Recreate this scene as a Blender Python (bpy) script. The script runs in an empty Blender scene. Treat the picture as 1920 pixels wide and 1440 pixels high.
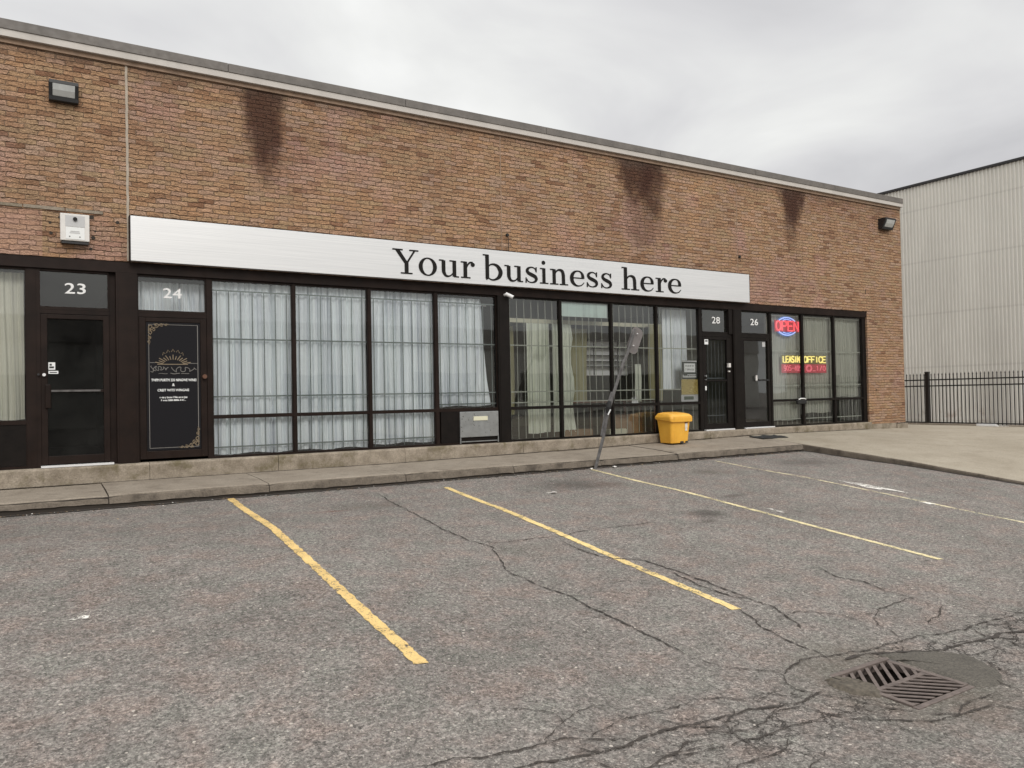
import bpy, bmesh, math, random
from mathutils import Vector, Matrix
random.seed(7)
S = bpy.context.scene
COL = S.collection
R = math.radians

# ------------------------------------------------------------------ camera
CAMZ, CAMY = 1.92, -12.0
yaw, pitch, roll = R(31.5176), R(.919), R(-1.1184)
fw = Vector((math.sin(yaw)*math.cos(pitch), math.cos(yaw)*math.cos(pitch), math.sin(pitch)))
rt = Vector((math.cos(yaw), -math.sin(yaw), 0)); up = rt.cross(fw)
r2 = rt*math.cos(roll) + up*math.sin(roll); u2 = up*math.cos(roll) - rt*math.sin(roll)
cd = bpy.data.cameras.new("camera"); cam = bpy.data.objects.new("camera", cd); COL.objects.link(cam)
cd.sensor_width = 36; cd.lens = 27; cd.clip_end = 2000; cd.clip_start = .05
M = Matrix((r2, u2, -fw)).transposed().to_4x4(); M.translation = Vector((0, CAMY, CAMZ))
cam.matrix_world = M
S.camera = cam

# ------------------------------------------------------------------ node helper
class NT:
    def __init__(s, tree):
        s.t = tree; s.n = tree.nodes; s.l = tree.links
    def set(s, sock, v):
        if v is None: return
        if isinstance(v, bpy.types.NodeSocket): s.l.new(v, sock)
        else:
            try: sock.default_value = v
            except Exception:
                if isinstance(v, (int, float)): sock.default_value = (v, v, v, 1) if len(sock.default_value) == 4 else (v, v, v)
                else: sock.default_value = tuple(v) + (1,)
    def m(s, op, a, b=None, c=None, clamp=False):
        n = s.n.new('ShaderNodeMath'); n.operation = op; n.use_clamp = clamp
        s.set(n.inputs[0], a); s.set(n.inputs[1], b)
        if c is not None: s.set(n.inputs[2], c)
        return n.outputs[0]
    def v(s, op, a, b=None, scale=None):
        n = s.n.new('ShaderNodeVectorMath'); n.operation = op
        s.set(n.inputs[0], a); s.set(n.inputs[1], b)
        if scale is not None: s.set(n.inputs['Scale'], scale)
        return n.outputs['Value'] if op in ('LENGTH', 'DOT_PRODUCT', 'DISTANCE') else n.outputs[0]
    def sep(s, a):
        n = s.n.new('ShaderNodeSeparateXYZ'); s.set(n.inputs[0], a); return n.outputs
    def comb(s, x, y, z):
        n = s.n.new('ShaderNodeCombineXYZ'); s.set(n.inputs[0], x); s.set(n.inputs[1], y); s.set(n.inputs[2], z); return n.outputs[0]
    def noise(s, vec, scale, detail=3, rough=.55, dist=0, color=False):
        n = s.n.new('ShaderNodeTexNoise'); s.set(n.inputs['Vector'], vec)
        n.inputs['Scale'].default_value = scale; n.inputs['Detail'].default_value = detail
        n.inputs['Roughness'].default_value = rough; n.inputs['Distortion'].default_value = dist
        return n.outputs[1 if color else 0]
    def vor(s, vec, scale, feat='F1', out=0, rand=1):
        n = s.n.new('ShaderNodeTexVoronoi'); n.feature = feat; s.set(n.inputs['Vector'], vec)
        n.inputs['Scale'].default_value = scale; n.inputs['Randomness'].default_value = rand
        return n.outputs[out]
    def white(s, vec):
        n = s.n.new('ShaderNodeTexWhiteNoise'); n.noise_dimensions = '3D'; s.set(n.inputs[0], vec); return n.outputs
    def ramp(s, f, st):
        n = s.n.new('ShaderNodeValToRGB'); s.set(n.inputs[0], f); e = n.color_ramp.elements
        while len(e) < len(st): e.new(.5)
        for k, (p, c) in enumerate(st):
            e[k].position = p; e[k].color = (c, c, c, 1) if isinstance(c, (int, float)) else tuple(c)+(1,)
        return n.outputs[0]
    def mix(s, f, a, b, mode='MIX'):
        n = s.n.new('ShaderNodeMix'); n.data_type = 'RGBA'; n.blend_type = mode
        s.set(n.inputs[0], f); s.set(n.inputs[6], a); s.set(n.inputs[7], b); return n.outputs[2]
    def smooth(s, a, lo, hi):
        n = s.n.new('ShaderNodeMapRange'); n.interpolation_type = 'SMOOTHSTEP'
        s.set(n.inputs[0], a); n.inputs[1].default_value = lo; n.inputs[2].default_value = hi; return n.outputs[0]
    def bump(s, h, dist=.01, strength=1, normal=None):
        n = s.n.new('ShaderNodeBump'); s.set(n.inputs['Height'], h)
        n.inputs['Distance'].default_value = dist; n.inputs['Strength'].default_value = strength
        if normal is not None: s.l.new(normal, n.inputs['Normal'])
        return n.outputs[0]
    def obj(s):
        return s.n.new('ShaderNodeTexCoord').outputs['Object']
    def pos(s):
        return s.n.new('ShaderNodeNewGeometry').outputs['Position']

MATS = {}
def mat(name, col=(.5, .5, .5), rough=.6, metal=0, emit=None, es=0, fn=None, spec=.5, noise=.0, nscale=8):
    m = bpy.data.materials.new(name); m.use_nodes = True; t = NT(m.node_tree)
    b = t.n['Principled BSDF']
    b.inputs['Base Color'].default_value = tuple(col)+(1,); b.inputs['Roughness'].default_value = rough
    b.inputs['Metallic'].default_value = metal; b.inputs['Specular IOR Level'].default_value = spec
    if emit:
        b.inputs['Emission Color'].default_value = tuple(emit)+(1,); b.inputs['Emission Strength'].default_value = es
    if noise:
        p = t.pos(); n = t.noise(p, nscale, 5, .6)
        c0 = tuple(max(0, c*(1-noise)) for c in col); c1 = tuple(min(1, c*(1+noise)) for c in col)
        t.set(b.inputs['Base Color'], t.ramp(n, [(.3, c0), (.7, c1)]))
        t.set(b.inputs['Roughness'], t.ramp(t.noise(p, nscale*2.3, 3), [(.3, max(0, rough-.12)), (.7, min(1, rough+.12))]))
    if fn: fn(t, b)
    MATS[name] = m; return m

# ------------------------------------------------------------------ world, sun, exposure
w = bpy.data.worlds.new("World"); S.world = w; w.use_nodes = True
t = NT(w.node_tree); t.n.clear()
SUN_EL, SUN_AZ = R(36), R(190)
sky = t.n.new('ShaderNodeTexSky'); sky.sky_type = 'NISHITA'; sky.sun_disc = False
sky.sun_elevation = SUN_EL; sky.sun_rotation = SUN_AZ; sky.dust_density = 4; sky.air_density = 1.5
d = t.n.new('ShaderNodeTexCoord').outputs['Generated']; dx, dy, dz = t.sep(d)
den = t.m('ADD', t.m('MAXIMUM', dz, 0), .22)
pv = t.comb(t.m('DIVIDE', dx, den), t.m('DIVIDE', dy, den), .3)
n1 = t.noise(pv, 1.5, 5, .5, .5); n2 = t.noise(pv, .45, 2, .5, .3)
nn = t.m('ADD', t.m('MULTIPLY', n1, .55), t.m('MULTIPLY', n2, .45))
cl = t.ramp(nn, [(.34, (5.3, 5.25, 5.4)), (.45, (6.7, 6.65, 6.7)), (.54, (7.9, 7.9, 7.75)), (.62, (9.2, 9.2, 9.0))])
br = t.m('ADD', 1, t.m('MULTIPLY', t.smooth(dz, .42, .95), 1.5))
cl2 = t.v('SCALE', cl, scale=br)
low = t.smooth(dz, -.06, .0)
cl3 = t.mix(low, (1.6, 1.5, 1.4, 1), cl2)
c = t.mix(.94, sky.outputs[0], cl3)
bg = t.n.new('ShaderNodeBackground'); t.set(bg.inputs[0], c); bg.inputs[1].default_value = .1
o = t.n.new('ShaderNodeOutputWorld'); t.l.new(bg.outputs[0], o.inputs[0])

sl = bpy.data.lights.new("sun", 'SUN'); sl.energy = 1.5; sl.angle = R(30); sl.color = (1, .97, .93)
so = bpy.data.objects.new("sun", sl); COL.objects.link(so)
so.rotation_euler = (math.pi/2-SUN_EL, 0, math.pi-SUN_AZ+math.pi)
sd = Vector((math.sin(SUN_AZ)*math.cos(SUN_EL), math.cos(SUN_AZ)*math.cos(SUN_EL), math.sin(SUN_EL)))
so.rotation_euler = sd.to_track_quat('Z', 'Y').to_euler(); so.location = sd*60
S.view_settings.view_transform = 'Standard'; S.view_settings.look = 'None'
S.view_settings.exposure = 0.16; S.view_settings.gamma = 1
S.cycles.use_denoising = True
S.cycles.max_bounces = 10; S.cycles.transparent_max_bounces = 16

# ------------------------------------------------------------------ mesh helpers
class MB:
    """collects polygons, builds ONE mesh object"""
    def __init__(s): s.v = []; s.f = []; s.mi = []; s.k = 0
    def add(s, vs, fs, mi=None):
        b = len(s.v); s.v += [tuple(p) for p in vs]
        for f in fs: s.f.append([b+i for i in f]); s.mi.append(s.k if mi is None else mi)
        return s
    def box(s, x0, x1, y0, y1, z0, z1, mi=None):
        return s.add([(x0,y0,z0),(x1,y0,z0),(x1,y1,z0),(x0,y1,z0),(x0,y0,z1),(x1,y0,z1),(x1,y1,z1),(x0,y1,z1)],
            [(0,3,2,1),(4,5,6,7),(0,1,5,4),(1,2,6,5),(2,3,7,6),(3,0,4,7)], mi)
    def quad(s, a, b, c, d, mi=None): return s.add([a,b,c,d], [(0,1,2,3)], mi)
    def tube(s, pts, r, n=8, mi=None, cap=True):
        P = [Vector(p) for p in pts]; rs = r if isinstance(r, (list, tuple)) else [r]*len(P)
        rings = []; prev = None
        for i, p in enumerate(P):
            a = P[max(0, i-1)]; b = P[min(len(P)-1, i+1)]; tg = (b-a).normalized()
            if prev is None:
                ref = Vector((0, 0, 1)) if abs(tg.z) < .9 else Vector((1, 0, 0)); nx = tg.cross(ref).normalized()
            else: nx = (prev - tg*prev.dot(tg)).normalized()
            prev = nx; ny = tg.cross(nx)
            rings.append([p + (nx*math.cos(2*math.pi*k/n)+ny*math.sin(2*math.pi*k/n))*rs[i] for k in range(n)])
        vs = [q for rg in rings for q in rg]; fs = []
        for i in range(len(P)-1):
            for k in range(n):
                fs.append((i*n+k, i*n+(k+1) % n, (i+1)*n+(k+1) % n, (i+1)*n+k))
        if cap: fs.append(tuple(range(n))[::-1]); fs.append(tuple((len(P)-1)*n+k for k in range(n)))
        return s.add(vs, fs, mi)
    def cyl(s, a, b, r, n=16, mi=None): return s.tube([a, b], r, n, mi)
    def prism(s, poly, y0, y1, mi=None):
        """polygon in x,z extruded along y"""
        n = len(poly); vs = [(x, y0, z) for x, z in poly]+[(x, y1, z) for x, z in poly]
        fs = [tuple(range(n)), tuple(range(2*n-1, n-1, -1))]+[(i, n+i, n+(i+1) % n, (i+1) % n) for i in range(n)]
        return s.add(vs, fs, mi)
    def prismz(s, poly, z0, z1, mi=None):
        n = len(poly); vs = [(x, y, z0) for x, y in poly]+[(x, y, z1) for x, y in poly]
        fs = [tuple(range(n))[::-1], tuple(range(n, 2*n))]+[(i, (i+1) % n, n+(i+1) % n, n+i) for i in range(n)]
        return s.add(vs, fs, mi)
    def build(s, name, mats, parent=None, smooth=False, bevel=0, fix=True):
        me = bpy.data.meshes.new(name); me.from_pydata(s.v, [], s.f)
        mats = mats if isinstance(mats, (list, tuple)) else [mats]
        for m_ in mats: me.materials.append(m_)
        for p, i in zip(me.polygons, s.mi): p.material_index = i; p.use_smooth = smooth
        if fix:
            b = bmesh.new(); b.from_mesh(me); bmesh.ops.recalc_face_normals(b, faces=b.faces); b.to_mesh(me); b.free()
        o = bpy.data.objects.new(name, me); COL.objects.link(o)
        if bevel:
            md = o.modifiers.new("bevel", 'BEVEL'); md.width = bevel; md.segments = 2; md.limit_method = 'ANGLE'
        if parent is not None:
            o.parent = parent; o.matrix_parent_inverse = Matrix.Translation(-parent_loc(parent))
        return o
def parent_loc(p):
    l = Vector(p.location)
    q = p.parent
    while q is not None:
        l = l + Vector(q.location) + q.matrix_parent_inverse.translation if False else l
        q = None
    return l if p.type == 'EMPTY' else Vector((0, 0, 0))
def thing(name, label, cat, loc=(0, 0, 0), group=None):
    o = bpy.data.objects.new(name, None); o.empty_display_size = .1; COL.objects.link(o); o.location = loc
    return tag(o, label, cat, group)
def tag(o, label, cat, group=None):
    o['label'] = label; o['category'] = cat
    if group: o['group'] = group
    return o
def struct(o): o['kind'] = 'structure'; return o
def stuff(o, label, cat):
    o['kind'] = 'stuff'; o['label'] = label; o['category'] = cat; return o

def text_mb(mb, s, size, x, y, z, align='LEFT', depth=.002, width=None, mi=None, spacing=1):
    """flat lettering facing -y, baseline at z"""
    cu = bpy.data.curves.new("lettering", 'FONT'); cu.body = s; cu.size = size; cu.align_x = align; cu.extrude = depth/2
    cu.space_character = spacing; cu.resolution_u = 3
    o = bpy.data.objects.new("lettering", cu); COL.objects.link(o)
    dg = bpy.context.evaluated_depsgraph_get(); me = bpy.data.meshes.new_from_object(o.evaluated_get(dg))
    vs = [v.co.copy() for v in me.vertices]
    if width and vs:
        a = min(v.x for v in vs); b = max(v.x for v in vs); k = width/(b-a)
        c = (a+b)/2 if align == 'CENTER' else a
        vs = [Vector(((v.x-c)*k+(0 if align == 'CENTER' else 0), v.y, v.z)) for v in vs]
    mb.add([(x+v.x, y-v.z, z+v.y) for v in vs], [tuple(p.vertices) for p in me.polygons], mi)
    bpy.data.objects.remove(o); bpy.data.curves.remove(cu); bpy.data.meshes.remove(me)

def ss(t): t = min(1, max(0, t)); return t*t*(3-2*t)
def interp(x, X, Y):
    if x <= X[0]: return Y[0]
    for i in range(1, len(X)):
        if x <= X[i]: return Y[i-1]+(Y[i]-Y[i-1])*(x-X[i-1])/(X[i]-X[i-1])
    return Y[-1]

# ------------------------------------------------------------------ materials
def brick_fn(soot):
    def fn(t, b):
        p = t.pos(); wob = t.noise(p, 3.2, 3, .6, color=True)
        wv = t.v('SCALE', t.v('SUBTRACT', wob, (.5, .5, .5)), scale=.05)
        wob2 = t.noise(p, 16, 2, .5, color=True)
        wv2 = t.v('SCALE', t.v('SUBTRACT', wob2, (.5, .5, .5)), scale=.034)
        q = t.v('ADD', t.v('ADD', p, wv), wv2)
        x, y, z = t.sep(q); u = t.m('ADD', x, y)
        row = t.m('FLOOR', t.m('DIVIDE', z, .0675))
        rr = t.white(t.comb(row, 3.3, 1.7))[0]
        off = t.m('ADD', t.m('MULTIPLY', t.m('MODULO', row, 2), .5), t.m('MULTIPLY', rr, .22))
        uu = t.m('ADD', t.m('DIVIDE', u, .222), off); colm = t.m('FLOOR', uu)
        fx = t.m('FRACT', uu); fz = t.m('FRACT', t.m('DIVIDE', z, .0675))
        ex = t.m('MULTIPLY', t.m('MINIMUM', fx, t.m('SUBTRACT', 1, fx)), .222)
        ez = t.m('MULTIPLY', t.m('MINIMUM', fz, t.m('SUBTRACT', 1, fz)), .0675)
        e = t.m('MINIMUM', ex, ez)
        body = t.smooth(e, .0018, .0065)
        idn = t.white(t.comb(row, colm, 5)); r1 = idn[0]
        r2_ = t.white(t.comb(row, colm, 11))[0]
        base = t.ramp(r1, [(0, (.29, .170, .105)), (.14, (.375, .23, .142)), (.4, (.405, .255, .157)), (.62, (.375, .26, .163)), (.8, (.435, .275, .192)), (.93, (.41, .285, .21)), (1, (.35, .225, .16))])
        base = t.mix(t.m('GREATER_THAN', r2_, .975), base, (.24, .135, .085, 1))
        big = t.noise(p, .55, 4, .6); patch = t.ramp(big, [(.35, (.80, .74, .74)), (.5, (.97, .96, .93)), (.68, (1.1, 1.04, .95))])
        base = t.mix(1, base, patch, 'MULTIPLY')
        pk = t.smooth(t.noise(t.v('ADD', p, (9, 4, 2)), .9, 3), .54, .72)
        base = t.mix(t.m('MULTIPLY', pk, .45), base, (.47, .28, .25, 1))
        gr = t.noise(p, 60, 4, .7); base = t.mix(1, base, t.ramp(gr, [(.3, .62), (.7, 1.32)]), 'MULTIPLY')
        mid = t.noise(t.v('MULTIPLY', p, (1, 1, 2.4)), 13, 3, .6, 1.2)
        base = t.mix(1, base, t.ramp(mid, [(.3, .74), (.5, 1.02), (.72, 1.18)]), 'MULTIPLY')
        # mortar: pale in the perpends, deep and dark in most bed joints
        mn = t.noise(p, 5, 3); mort = t.ramp(mn, [(.35, (.055, .030, .018)), (.52, (.13, .075, .045)), (.66, (.42, .30, .21))])
        pale = t.m('LESS_THAN', ex, t.m('ADD', ez, .001))
        mort = t.mix(t.m('MULTIPLY', pale, .8), mort, (.40, .27, .18, 1))
        c = t.mix(body, mort, base)
        for (cx, rx, z0, z1, dens, tp) in soot:
            px, py, pz = t.sep(p); nz = t.noise(t.v('MULTIPLY', p, (1, 1, .6)), 3.5, 4, .65)
            hh = t.m('DIVIDE', t.m('SUBTRACT', z1, pz), z1-z0)     # 0 at the top, 1 at the foot
            wd = t.m('MULTIPLY', t.m('SUBTRACT', 1.1, t.m('MULTIPLY', hh, tp)), rx)
            ax = t.m('DIVIDE', t.m('ABSOLUTE', t.m('SUBTRACT', px, cx)), wd)
            dd = t.m('ADD', t.m('MULTIPLY', ax, ax), t.m('POWER', t.m('MAXIMUM', hh, 0), 3))
            k = t.m('SUBTRACT', 1.0, dd); k = t.m('ADD', k, t.m('MULTIPLY', t.m('SUBTRACT', nz, .5), 1.9))
            k = t.m('MULTIPLY', t.smooth(k, -.25, .85), dens)
            c = t.mix(k, c, (.060, .026, .018, 1))
        # darker band under the coping, edge broken by noise
        px, py, pz = t.sep(p)
        gb = t.smooth(t.m('ADD', pz, t.m('MULTIPLY', t.noise(p, 1.6, 3), .5)), 6.72, 7.05)
        c = t.mix(t.m('MULTIPLY', gb, .55), c, (.13, .10, .08, 1))
        # paler, pinker old sign ghost at the far left and stained holes round the box
        gx = t.m('MULTIPLY', t.m('LESS_THAN', px, .03), t.m('LESS_THAN', pz, 4.54))
        c = t.mix(t.m('MULTIPLY', gx, .45), c, (.47, .28, .22, 1))
        gy = t.m('MULTIPLY', t.m('LESS_THAN', px, 1.0), t.m('LESS_THAN', pz, 4.54))
        dk = t.smooth(t.noise(t.v('ADD', p, (3, 0, 8)), 7, 4, .7), .56, .70)
        nb = t.m('LESS_THAN', t.m('ABSOLUTE', t.m('SUBTRACT', px, .45)), .36)
        c = t.mix(t.m('MULTIPLY', t.m('MULTIPLY', gy, nb), t.m('MULTIPLY', dk, .75)), c, (.09, .05, .035, 1))
        # scattered dirty spots above the right storefront
        dx_ = t.smooth(t.noise(t.v('MULTIPLY', t.v('ADD', p, (1, 0, 5)), (1, 1, 1.8)), 2.3, 4, .7), .62, .78)
        c = t.mix(t.m('MULTIPLY', dx_, .5), c, (.17, .085, .06, 1))
        t.set(b.inputs['Base Color'], c); b.inputs['Roughness'].default_value = .9; b.inputs['Specular IOR Level'].default_value = .2
        h = t.m('ADD', body, t.m('MULTIPLY', mid, 1.1)); h = t.m('ADD', h, t.m('MULTIPLY', gr, .35)); h = t.m('ADD', h, t.m('MULTIPLY', r2_, .5))
        t.l.new(t.bump(h, .034, 1), b.inputs['Normal'])
    return fn
mat('brick', fn=brick_fn([(2.97, .34, 5.20, 6.80, .88, .15), (10.45, .60, 5.75, 6.80, .85, .5), (10.85, .36, 5.45, 6.7, .7, .2), (10.6, .5, 4.9, 5.4, .4, .2), (15.3, .55, 5.7, 6.80, .9, .6), (15.2, .3, 5.3, 6.4, .45, .1)]))
mat('far_brick', fn=brick_fn([]))

def asphalt_fn(t, b):
    p = t.pos(); x, y, z = t.sep(p); p2 = t.comb(x, y, 0)
    n_big = t.noise(p2, .5, 5, .6); n_mid = t.noise(t.v('ADD', p2, (7, 3, 0)), 3.2, 5, .65); n_f = t.noise(p2, 55, 3, .75); n_ff = t.noise(t.v('ADD', p2, (2, 8, 0)), 140, 2, .7)
    c = t.ramp(n_big, [(.3, (.195, .176, .159)), (.5, (.226, .205, .186)), (.7, (.25, .228, .207))])
    tint = t.noise(t.v('ADD', p2, (31, 17, 0)), 2.6, 4, .65)
    c = t.mix(1, c, t.ramp(tint, [(.34, (.94, 1.0, .98)), (.5, (1, 1, 1)), (.64, (1.08, .98, .95))]), 'MULTIPLY')
    c = t.mix(1, c, t.ramp(n_mid, [(.3, .84), (.7, 1.14)]), 'MULTIPLY')
    c = t.mix(1, c, t.ramp(n_f, [(.28, .38), (.5, 1.0), (.74, 1.68)]), 'MULTIPLY')
    c = t.mix(1, c, t.ramp(n_ff, [(.3, .72), (.7, 1.3)]), 'MULTIPLY')
    ng = t.noise(t.v('ADD', p2, (5, 1, 0)), 27, 2, .6, .8); c = t.mix(1, c, t.ramp(ng, [(.33, .60), (.5, .98), (.68, 1.45)]), 'MULTIPLY')
    wm = t.m('ABSOLUTE', t.m('SUBTRACT', t.noise(t.v('ADD', p2, (11, 3, 0)), 34, 1, .5, 1.0), .5)); c = t.mix(t.m('MULTIPLY', t.smooth(wm, .035, .0), .55), c, (.07, .062, .055, 1))
    dw = t.v('ADD', p2, t.v('SCALE', t.noise(p2, 20, 2, color=True), scale=.03))
    v1 = t.vor(dw, 62); vc = t.vor(dw, 62, out=1); vr = t.sep(vc)[0]
    lt = t.m('MULTIPLY', t.m('LESS_THAN', v1, .30), t.m('GREATER_THAN', vr, .86)); c = t.mix(t.m('MULTIPLY', lt, .75), c, (.50, .45, .39, 1))
    dk = t.m('MULTIPLY', t.m('LESS_THAN', v1, .34), t.m('LESS_THAN', vr, .12)); c = t.mix(t.m('MULTIPLY', dk, .7), c, (.045, .04, .036, 1))
    v2 = t.vor(dw, 19); vr2 = t.sep(t.vor(dw, 19, out=1))[1]
    lt2 = t.m('MULTIPLY', t.m('LESS_THAN', v2, .17), t.m('GREATER_THAN', vr2, .9)); c = t.mix(lt2, c, (.55, .50, .44, 1))
    # oil drips and tyre-worn dark spots
    for (cx, cy, rx, ry, k, cc) in [(6.85, -2.6, .75, .5, .6, (.07, .062, .055)), (7.3, -2.85, .5, .3, .4, (.10, .06, .045)), (7.2, -4.95, .35, .28, .75, (.06, .052, .046)), (6.9, -5.25, .2, .12, .6, (.06, .05, .045)), (9.66, -2.6, .5, .35, .5, (.085, .07, .055)),
                            (12.3, -2.6, 1.0, .5, .5, (.085, .078, .07)), (3.5, -2.75, .8, .35, .35, (.09, .075, .06)), (3.0, -2.92, .25, .07, .5, (.14, .05, .04)), (8.4, -4.3, .35, .12, .55, (.06, .05, .045)), (4.3, -5.3, .6, .5, .22, (.1, .08, .06))]:
        ddx = t.m('DIVIDE', t.m('SUBTRACT', x, cx), rx); ddy = t.m('DIVIDE', t.m('SUBTRACT', y, cy), ry)
        dd = t.m('SQRT', t.m('ADD', t.m('MULTIPLY', ddx, ddx), t.m('MULTIPLY', ddy, ddy)))
        f = t.smooth(t.m('ADD', t.m('SUBTRACT', 1, dd), t.m('MULTIPLY', t.m('SUBTRACT', t.noise(p2, 7, 5, .75), .5), 1.6)), -.1, .9)
        c = t.mix(t.m('MULTIPLY', f, k), c, tuple(cc)+(1,))
    # damp silt round the gully, alligator cracking beside it
    gx = t.m('SUBTRACT', x, 4.75); gy = t.m('SUBTRACT', y, -9.0)
    gd = t.m('SQRT', t.m('ADD', t.m('MULTIPLY', gx, gx), t.m('MULTIPLY', gy, gy)))
    silt = t.smooth(t.m('ADD', gd, t.m('MULTIPLY', t.noise(p2, 3, 4, .7), .7)), 1.25, .62)
    c = t.mix(t.m('MULTIPLY', silt, .5), c, (.115, .10, .075, 1))
    ed = t.vor(t.v('ADD', p2, t.v('SCALE', t.noise(p2, 4, 4, .7, color=True), scale=.30)), 5.5, 'DISTANCE_TO_EDGE')
    band = t.m('ABSOLUTE', t.m('ADD', t.m('SUBTRACT', y, -8.95), t.m('MULTIPLY', t.m('SUBTRACT', x, 4), -.02)))
    zone = t.smooth(t.m('ADD', band, t.m('MULTIPLY', t.noise(p2, 1.3, 4, .7), 1.1)), 1.0, .6)
    near = t.smooth(t.m('ABSOLUTE', t.m('SUBTRACT', x, 5.4)), 3.2, 1.6)
    cr = t.m('MULTIPLY', t.m('MULTIPLY', t.smooth(ed, .040, .010), zone), near)
    cr = t.m('MULTIPLY', cr, t.smooth(t.noise(p2, 2.2, 3), .34, .48))
    c = t.mix(t.m('MULTIPLY', cr, .8), c, (.035, .03, .026, 1))
    # wandering hairline cracks over the lot
    ed2 = t.vor(t.v('ADD', p2, t.v('SCALE', t.noise(p2, 1.2, 5, .7, color=True), scale=1.3)), .55, 'DISTANCE_TO_EDGE')
    cr2 = t.m('MULTIPLY', t.smooth(ed2, .007, .001), t.smooth(t.noise(p2, .9, 3), .50, .60))
    c = t.mix(t.m('MULTIPLY', cr2, .6), c, (.05, .043, .038, 1))
    t.set(b.inputs['Base Color'], c)
    t.set(b.inputs['Roughness'], t.ramp(n_f, [(.3, .95), (.7, .82)])); b.inputs['Specular IOR Level'].default_value = .25
    h = t.m('ADD', t.m('MULTIPLY', n_f, 1.0), t.m('MULTIPLY', v1, -.35)); h = t.m('ADD', h, t.m('MULTIPLY', n_ff, .4)); h = t.m('SUBTRACT', h, t.m('MULTIPLY', cr, 1.5))
    t.l.new(t.bump(h, .016, 1), b.inputs['Normal'])
mat('asphalt', fn=asphalt_fn)

def concrete_fn(c0, c1, stain, amt, sc=1.2):
    def fn(t, b):
        p = t.pos(); n = t.noise(p, sc, 6, .65); f = t.noise(p, 45, 3, .7); g_ = t.noise(t.v('ADD', p, (4, 9, 1)), 3.3, 5, .7)
        c = t.ramp(n, [(.3, c0), (.7, c1)]); c = t.mix(1, c, t.ramp(f, [(.3, .78), (.7, 1.18)]), 'MULTIPLY')
        c = t.mix(t.m('MULTIPLY', t.smooth(g_, .48, .72), amt), c, tuple(stain)+(1,))
        pits = t.m('LESS_THAN', t.vor(p, 38), .16); c = t.mix(t.m('MULTIPLY', pits, .35), c, (.08, .07, .06, 1))
        t.set(b.inputs['Base Color'], c); b.inputs['Roughness'].default_value = .9; b.inputs['Specular IOR Level'].default_value = .25
        t.l.new(t.bump(t.m('ADD', f, t.m('MULTIPLY', g_, .8)), .007, .9), b.inputs['Normal'])
    return fn
mat('walk_concrete', fn=concrete_fn((.225, .19, .15), (.30, .26, .21), (.14, .115, .09), .6, 1.8))
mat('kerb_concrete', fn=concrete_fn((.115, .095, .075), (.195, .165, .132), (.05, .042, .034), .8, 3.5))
mat('apron_concrete', fn=concrete_fn((.27, .235, .18), (.36, .32, .255), (.21, .175, .13), .45, .7))
mat('plinth_concrete', fn=concrete_fn((.17, .14, .105), (.35, .30, .24), (.12, .10, .055), .85, 4.5))
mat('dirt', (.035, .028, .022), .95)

def paint_fn(col, wear):
    def fn(t, b):
        p = t.pos(); n = t.m('ADD', t.m('MULTIPLY', t.noise(p, 60, 3, .75), .6), t.m('MULTIPLY', t.noise(p, 17, 3, .7), .4)); n2 = t.noise(p, 3.0, 4, .7)
        c = t.mix(1, tuple(col)+(1,), t.ramp(n2, [(.3, .80), (.7, 1.12)]), 'MULTIPLY')
        c = t.mix(1, c, t.ramp(t.noise(p, 90, 2), [(.3, .82), (.7, 1.12)]), 'MULTIPLY')
        t.set(b.inputs['Base Color'], c); b.inputs['Roughness'].default_value = .8
        a = t.smooth(t.m('ADD', n, t.m('MULTIPLY', n2, .35)), wear, wear+.06)
        t.set(b.inputs['Alpha'], a)
        t.l.new(t.bump(n, .006, .8), b.inputs['Normal'])
    return fn
mat('paint_a', fn=paint_fn((.68, .48, .19), .565))
mat('paint_b', fn=paint_fn((.70, .53, .23), .58))
mat('paint_c', fn=paint_fn((.66, .57, .33), .60))
mat('paint_d', fn=paint_fn((.64, .57, .38), .625))
mat('paint_white', fn=paint_fn((.75, .72, .66), .64))

def crack_fn(t, b):
    p = t.pos(); n = t.noise(p, 30, 4, .75)
    t.set(b.inputs['Base Color'], t.ramp(n, [(.3, (.022, .018, .015)), (.7, (.06, .05, .042))])); b.inputs['Roughness'].default_value = 1
    t.set(b.inputs['Alpha'], t.smooth(t.noise(p, 24, 4, .8), .34, .46))
mat('crack', fn=crack_fn)
def patch_fn(t, b):
    p = t.pos(); n = t.noise(p, 55, 4, .75)
    t.set(b.inputs['Base Color'], t.mix(1, t.ramp(n, [(.3, (.040, .036, .03)), (.7, (.125, .112, .092))]), t.ramp(t.noise(p, 5, 4), [(.3, .85), (.7, 1.15)]), 'MULTIPLY')); b.inputs['Roughness'].default_value = .95
    t.l.new(t.bump(n, .006, 1), b.inputs['Normal'])
mat('new_asphalt', fn=patch_fn)
mat('silt', (.085, .072, .055), .95, noise=.5, nscale=30)

mat('brown_frame', (.0135, .0075, .0055), .5, .0, noise=.35, nscale=3, spec=.16)
mat('black_frame', (.008, .006, .005), .5, .0, noise=.35, nscale=3, spec=.16)
mat('dark_panel', (.007, .005, .004), .6, noise=.3, spec=.15)
mat('rubber', (.012, .012, .012), .8)
mat('white_metal', (.62, .60, .57), .5, noise=.06)
mat('coping_white', (.46, .43, .395), .55, noise=.10, nscale=2.5)
mat('coping_grey', (.125, .112, .10), .6, noise=.22, nscale=5)
mat('steel', (.33, .34, .34), .38, .7, noise=.1)
mat('alu', (.75, .75, .75), .35, .3)
mat('galv', (.105, .10, .097), .55, .35, noise=.4, nscale=14)
mat('sign_back', (.15, .135, .13), .55, .3, noise=.15, nscale=6)
mat('black_plastic', (.012, .012, .013), .45)
mat('lens', (.42, .43, .42), .15, 0, noise=.12, nscale=10)
mat('cream', (.62, .60, .45), .5)
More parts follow.
